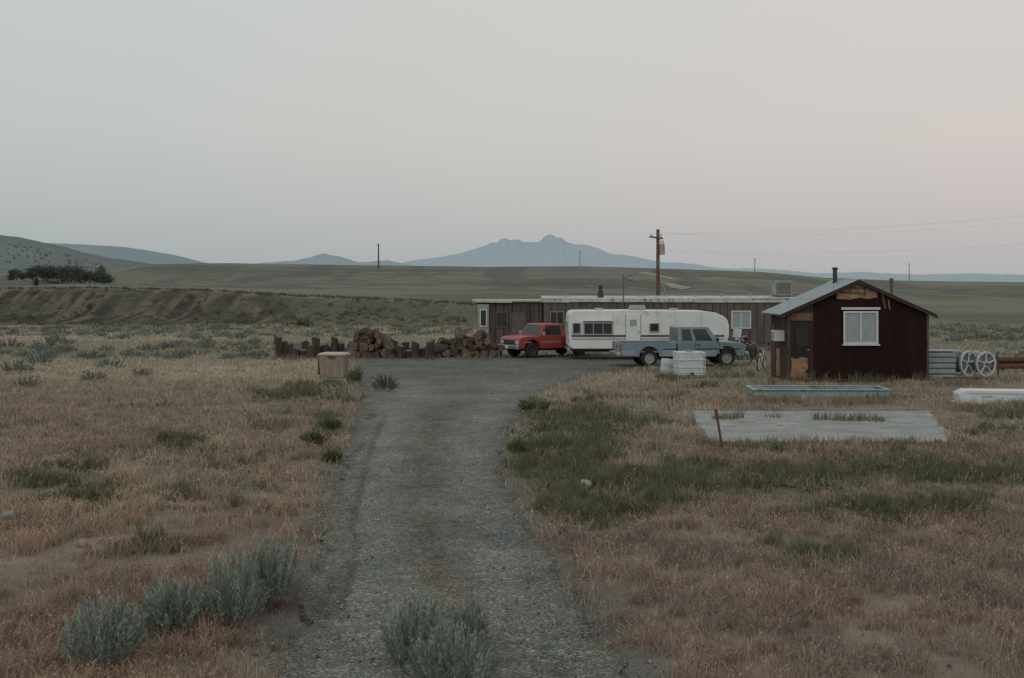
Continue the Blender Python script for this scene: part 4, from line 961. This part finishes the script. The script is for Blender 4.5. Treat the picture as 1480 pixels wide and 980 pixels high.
# ---------------------------------------------------------------- junk right of the shed
galv=mat('galvanised',(.20,.25,.27),(.29,.34,.36),scale=3,rough=.45,metal=.3)
dgal=mat('dull_galvanised',(.10,.115,.12),(.16,.18,.185),scale=4,rough=.6)
pgal=mat('pale_galvanised',(.38,.42,.43),(.50,.54,.55),scale=4,rough=.45,metal=.2)
x,y=G(1350,549); st=thing('ribbed_bin','pale blue grey ribbed metal bin against the right wall of the shed','bin',(x+.15,y+.25,0))
for k in range(5): MB().box((.05,0,.02+.22*k+.10),(1.15+.02*k,.9,.18)).build('panel',galv,st,bevel=.03)
for k in range(4): MB().box((.05,0,.02+.22*k+.205),(1.13,.88,.04)).build('seam',antm,st)
MB().box((.05,0,1.15),(1.3,1.0,.04)).build('lid',galv,st,bevel=.01)
def reel(px,pv,r,label,rz):
    x,y=G(px,pv); o=thing('metal_reel',label,'reel',(x,y,r+.12),rz,'metal reels right of the shed')
    for s in(-.26,.26):
        e=1 if s>0 else -1
        fl=MB().lathe([(r*.86,s-e*.03),(r,s-e*.03),(r,s+e*.04),(r*.86,s+e*.04),(r*.86,s-e*.03)],(0,0,0),'Y',32).build('flange',pgal,o,smooth=True)
        for k in range(5):
            a_=2*math.pi*k/5+.3; MB().tube([(r*.2*math.cos(a_),s,r*.2*math.sin(a_)),(r*.9*math.cos(a_),s,r*.9*math.sin(a_))],.035,6).build('spoke',pgal,fl)
        MB().cyl((0,s-.03,0),(0,s+.04,0),r*.25,n=18).build('hub',pgal,fl,smooth=True)
    MB().cyl((0,-.22,0),(0,.22,0),r*.72,n=24).build('drum',dgal,o,smooth=True)
    MB().cyl((0,-.36,0),(0,.36,0),.05,n=10).build('axle',darkm,o)
reel(1392,548,.52,'bright metal reel nearer to the shed, left of two',R(32))
reel(1418,548,.50,'bright metal reel, right of the two beside the shed',R(22))
x,y=G(1410,552); fr=thing('trailer_frame','low dark steel frame under the two metal reels','frame',(x,y+.35,0))
MB().box((0,-.4,.09),(2.0,.07,.08)).build('rail',darkm,fr); MB().box((0,.4,.09),(2.0,.07,.08)).build('rail',darkm,fr)
MB().box((-.9,0,.09),(.07,.73,.08)).build('crossmember',darkm,fr); MB().box((.9,0,.09),(.07,.73,.08)).build('crossmember',darkm,fr)
MB().tube([(1.0,0,.1),(1.0,0,.55)],.03,6).build('post',darkm,fr)
rust=mat('rusty_steel',(.08,.04,.030),(.13,.068,.048),scale=4,rough=.85)
for i,(dy,z,lab) in enumerate([(0,.50,'upper rusty pipe'),(.0,.22,'lower rusty pipe'),(.35,.36,'rear rusty pipe')]):
    x,y=G(1500,540); tag(MB().cyl((x-1.7,y+dy+1.2,z),(x+1.6,y+dy+1.4,z+.04),.13,n=14).build('rusty_pipe',rust,smooth=True),lab+' of the stack at the right edge beyond the reels','pipe')
x,y=G(1500,540); sd=thing('pipe_rack','dark timber rack under the rusty pipes at the right edge','rack',(x,y+1.35,0))
for k in(-1.3,.9):
    MB().box((k,.1,.045),(.12,.8,.09)).box((k,-.28,.35),(.08,.08,.7)).box((k,.58,.35),(.08,.08,.7)).build('upright',oldw,sd)
for i,(pu,pv,s,lab) in enumerate([(1388,529,.34,'worn black tyre lying behind the left reel'),(1403,529,.33,'black tyre leaning behind both reels')]):
    x,y=G(pu,pv); o=MB().lathe([(s*.55,-.11),(s*.9,-.12),(s,-.06),(s,.06),(s*.9,.12),(s*.55,.11),(s*.55,-.11)],(0,0,0),'Y',24).build('tyre',tyrem,smooth=True); o.location=(x,y,.33); o.rotation_euler=(R(12),0,R(20*i)); tag(o,lab,'tyre')

x,y=G(1189,576); tro=thing('trough','long pale turquoise shallow rectangular trough lying in front of the shed','trough',(x,y+.75,-.03),R(-1.5))
aq=mat('turquoise_paint',(.22,.30,.30),(.30,.385,.38),scale=2,rough=.6,c3=(.15,.18,.165),s3=2.2)
aqd=mat('dirty_basin',(.08,.095,.085),(.14,.155,.14),scale=2,rough=.8)
m=MB().box((0,-.72,.16),(4.4,.05,.30)).box((0,.72,.16),(4.4,.05,.30)).box((-2.2,0,.16),(.05,1.39,.30)).box((2.2,0,.16),(.05,1.39,.30))
m.build('wall',aq,tro,bevel=.01)
MB().box((0,-.76,.32),(4.56,.16,.03)).box((0,.76,.32),(4.56,.16,.03)).box((-2.22,0,.32),(.14,1.36,.03)).box((2.22,0,.32),(.14,1.36,.03)).build('rim',aq,tro,bevel=.008)
MB().box((0,0,.06),(4.3,1.38,.04)).build('floor_panel',aqd,tro)
for x_ in(-1.4,-.5,.5,1.4): MB().box((x_,-.755,.15),(.05,.03,.28)).build('rib',aq,tro)
x,y=G(1440,586); wb=thing('long_box','long low white box lying in dry grass at the right edge','box',(x+.75,y+.3,0),R(-7))
ww=mat('white_gelcoat',(.50,.55,.56),(.62,.66,.67),scale=3,rough=.4,c3=(.38,.41,.41),s3=3)
MB().prism([(-1.8,.03),(1.9,.03),(1.9,.46),(-1.62,.46),(-1.84,.34)],-.4,.4).build('shell',ww,wb,bevel=.012)
MB().box((0,0,.05),(3.8,.95,.04)).build('rim',ww,wb,bevel=.01)
for x_ in(-1.0,.6): MB().box((x_,-.405,.27),(.3,.02,.03)).build('latch',metalm,wb)
MB().box((.1,-.404,.36),(3.3,.012,.012)).build('seam',antm,wb)

conc=mat('concrete',(.23,.25,.245),(.33,.345,.335),scale=1.2,detail=10,rough=.95,spec=.1,bump=.3,bscale=20,c3=(.18,.18,.165),s3=2.5)
m=MB(); N_=40; ring=[]
for i in range(4):
    a_,b_=V(SLAB[i]),V(SLAB[(i+1)%4])
    for k in range(N_//2):
        p=a_.lerp(b_,k/(N_//2)); ring.append((p.x+rl.uniform(-.08,.08),p.y+rl.uniform(-.08,.08)))
n=len(ring)
m.add([(x,y,-.05) for x,y in ring]+[(x,y,.07) for x,y in ring],[(i,(i+1)%n,n+(i+1)%n,n+i) for i in range(n)]+[tuple(range(n,2*n))])
tag(m.build('concrete_slab',conc),'bare pale concrete slab in the weeds right of the drive','slab')
def weedline(pts,label,n,h,c,name='slab_weeds',sx_=2,sy_=.9,th=.42):
    P=[]
    for a_,b_ in zip(pts[:-1],pts[1:]):
        for _ in range(n//(len(pts)-1)):
            t=rng.random(); P.append((a_[0]+(b_[0]-a_[0])*t+rng.normal(0,sx_),a_[1]+(b_[1]-a_[1])*t+rng.normal(0,sy_)))
    P=A(P); d=HC*F/(P[:,1]-HY); x=(P[:,0]-CX)/F*d; k=fbm(x*1.5,d,91)>th; x,d=x[k],d[k]; n=len(x)
    vt,t,cc=blades(np.stack([x,d,np.full(n,.05)],1),rng.uniform(.2,1,n)*h*(.3+1.4*fbm(x*2.5,d*2.5,93)),np.full(n,.014),rng.uniform(0,6.28,n),rng.uniform(.1,.8,n),A([c])*rng.uniform(.6,1.4,(n,1)))
    tag(npmesh(name,vt,t,leafm,cc),label,'weeds',kind='stuff')
weedline([(1030,609),(1100,607),(1180,610),(1280,612)],'green weeds sprouting from the crack across the concrete slab',1300,.28,(.12,.14,.07),sy_=1.3,th=.5)
weedline([(1005,646),(1100,647),(1250,646),(1370,643)],'ragged green weeds along the near edge of the slab',1800,.26,(.14,.15,.09),'slab_edge_weeds',sy_=1.8,th=.42)
weedline([(1110,556),(1150,553),(1250,553),(1345,553)],'dry and green weeds along the foot of the shed',1600,.45,(.15,.14,.09),'shed_weeds')
weedline([(1085,581),(1190,585),(1290,584)],'grass growing against the front of the turquoise trough',2000,.3,(.22,.20,.135),'trough_grass',sy_=1.6,th=.4)
weedline([(1110,571),(1190,571),(1270,571)],'weeds growing up inside the turquoise trough',900,.36,(.12,.13,.075),'trough_weeds',sy_=1.5,th=.5)
weedline([(1375,594),(1430,592),(1500,594)],'pale grass against the long white box',1200,.32,(.30,.26,.19),'box_grass',sy_=1.5)
weedline([(940,549),(975,551),(1030,549),(1090,545)],'weeds around the caged tank and drum',1800,.4,(.14,.145,.085),'tank_weeds',sy_=1.5)
weedline([(850,538),(930,539),(1000,538),(1060,535)],'low grass along the near side of the blue grey pickup',1500,.3,(.16,.15,.10),'yard_grass',sy_=2)
weedline([(395,521),(470,520),(560,521),(640,521),(725,521)],'grass at the foot of the log line',1500,.35,(.16,.155,.10),'log_grass')
weedline([(1350,560),(1410,556),(1490,552)],'tall pale weeds in front of the metal reels and pipes',1300,.4,(.24,.22,.15),'junk_weeds',sy_=1.5)
x,y=G(1040,646); o=thing('stake','thin rusty red stake leaning in the weeds at the slab corner','stake',(x,y-.5,-.1))
MB().box((-.08,0,.48),(.05,.035,.98),ry=R(-9)).build('shaft',rust,o)
MB().box((-.165,0,.98),(.07,.05,.09),ry=R(-9)).build('flag_tip',mat('red_tip',(.18,.03,.03)),o)
stm=mat('pale_stone',(.30,.30,.27),(.42,.42,.38),scale=8,rough=.9); stg=mat('grey_stone',(.16,.165,.16),(.25,.255,.24),scale=8,rough=.9)
def rock(pu,pv,r,label,m_,seed):
    x,y=G(pu,pv); rr=random.Random(seed); import bmesh
    bm=bmesh.new(); bmesh.ops.create_icosphere(bm,subdivisions=2,radius=r)
    for v_ in bm.verts: v_.co*=rr.uniform(.85,1.12); v_.co.z*=.75
    me=bpy.data.meshes.new('rock'); bm.to_mesh(me); bm.free(); me.materials.append(m_)
    o=bpy.data.objects.new('rock',me); C.objects.link(o); o.location=(x,y,float(hgt(x,y))+r*.45); tag(o,label,'rock')
rock(845,706,.12,'round white stone in the green weeds right of the drive',stm,1)
rock(118,790,.09,'pale grey stone in dry grass at the left, upper of two',stg,2)
rock(146,800,.10,'pale grey stone in dry grass at the left, lower of two',stg,3)
rock(12,752,.12,'grey stone at the left edge below the green patch',stg,4)
rock(985,862,.07,'small grey stone in the pinkish grass lower right',stg,5)

# ---------------------------------------------------------------- sky, sun, camera
w=bpy.data.worlds.new('World'); sc.world=w; w.use_nodes=True; N=w.node_tree.nodes; L=w.node_tree.links
bg=N['Background']; out=N['World Output']
tc=N.new('ShaderNodeTexCoord'); sp=N.new('ShaderNodeSeparateXYZ'); L.new(tc.outputs['Generated'],sp.inputs[0])
def ramp(st):
    r=N.new('ShaderNodeValToRGB'); e=r.color_ramp.elements; r.color_ramp.interpolation='LINEAR'
    e[0].position=st[0][0]; e[0].color=(*lin(*st[0][1]),1); e[1].position=st[-1][0]; e[1].color=(*lin(*st[-1][1]),1)
    for p,c_ in st[1:-1]:
        k=e.new(p); k.color=(*lin(*c_),1)
    L.new(mr.outputs[0],r.inputs[0]); return r
mr=N.new('ShaderNodeMapRange'); mr.inputs['From Min'].default_value=0; mr.inputs['From Max'].default_value=.25; L.new(sp.outputs['Z'],mr.inputs['Value'])
ra=ramp([(0,(163,173,175)),(.10,(170,179,180)),(.25,(181,188,187)),(.5,(193,198,195)),(.9,(198,204,200)),(1,(198,204,201))])
rb=ramp([(0,(180,178,180)),(.10,(189,185,185)),(.22,(199,192,190)),(.45,(210,202,198)),(.9,(213,207,203)),(1,(212,207,204))])
mx=N.new('ShaderNodeMapRange'); mx.inputs['From Min'].default_value=-.38; mx.inputs['From Max'].default_value=.34; L.new(sp.outputs['X'],mx.inputs['Value'])
mi=N.new('ShaderNodeMix'); mi.data_type='RGBA'; L.new(mx.outputs[0],mi.inputs[0]); L.new(ra.outputs[0],mi.inputs[6]); L.new(rb.outputs[0],mi.inputs[7])
L.new(mi.outputs[2],bg.inputs['Color']); bg.inputs['Strength'].default_value=.95
sky=N.new('ShaderNodeTexSky'); sky.sky_type='NISHITA'; sky.sun_disc=False; sky.sun_elevation=R(28); sky.sun_rotation=R(200); sky.air_density=1.5; sky.dust_density=4
bg2=N.new('ShaderNodeBackground'); bg2.inputs['Strength'].default_value=.006; L.new(sky.outputs[0],bg2.inputs['Color'])
ad_=N.new('ShaderNodeAddShader'); L.new(bg.outputs[0],ad_.inputs[0]); L.new(bg2.outputs[0],ad_.inputs[1]); L.new(ad_.outputs[0],out.inputs['Surface'])
sl=bpy.data.lights.new('sun','SUN'); sl.energy=.45; sl.angle=R(40); sl.color=(1,.96,.93)
so=bpy.data.objects.new('sun',sl); C.objects.link(so); so.rotation_euler=(R(62),0,R(-20))
cam=bpy.data.cameras.new('camera'); cam.sensor_width=36; cam.lens=F/1480*36; cam.shift_y=-(490-HY)/1480; cam.clip_end=80000; cam.clip_start=.1
co_=bpy.data.objects.new('camera',cam); C.objects.link(co_); co_.location=(0,0,HC); co_.rotation_euler=(R(90),0,0); sc.camera=co_
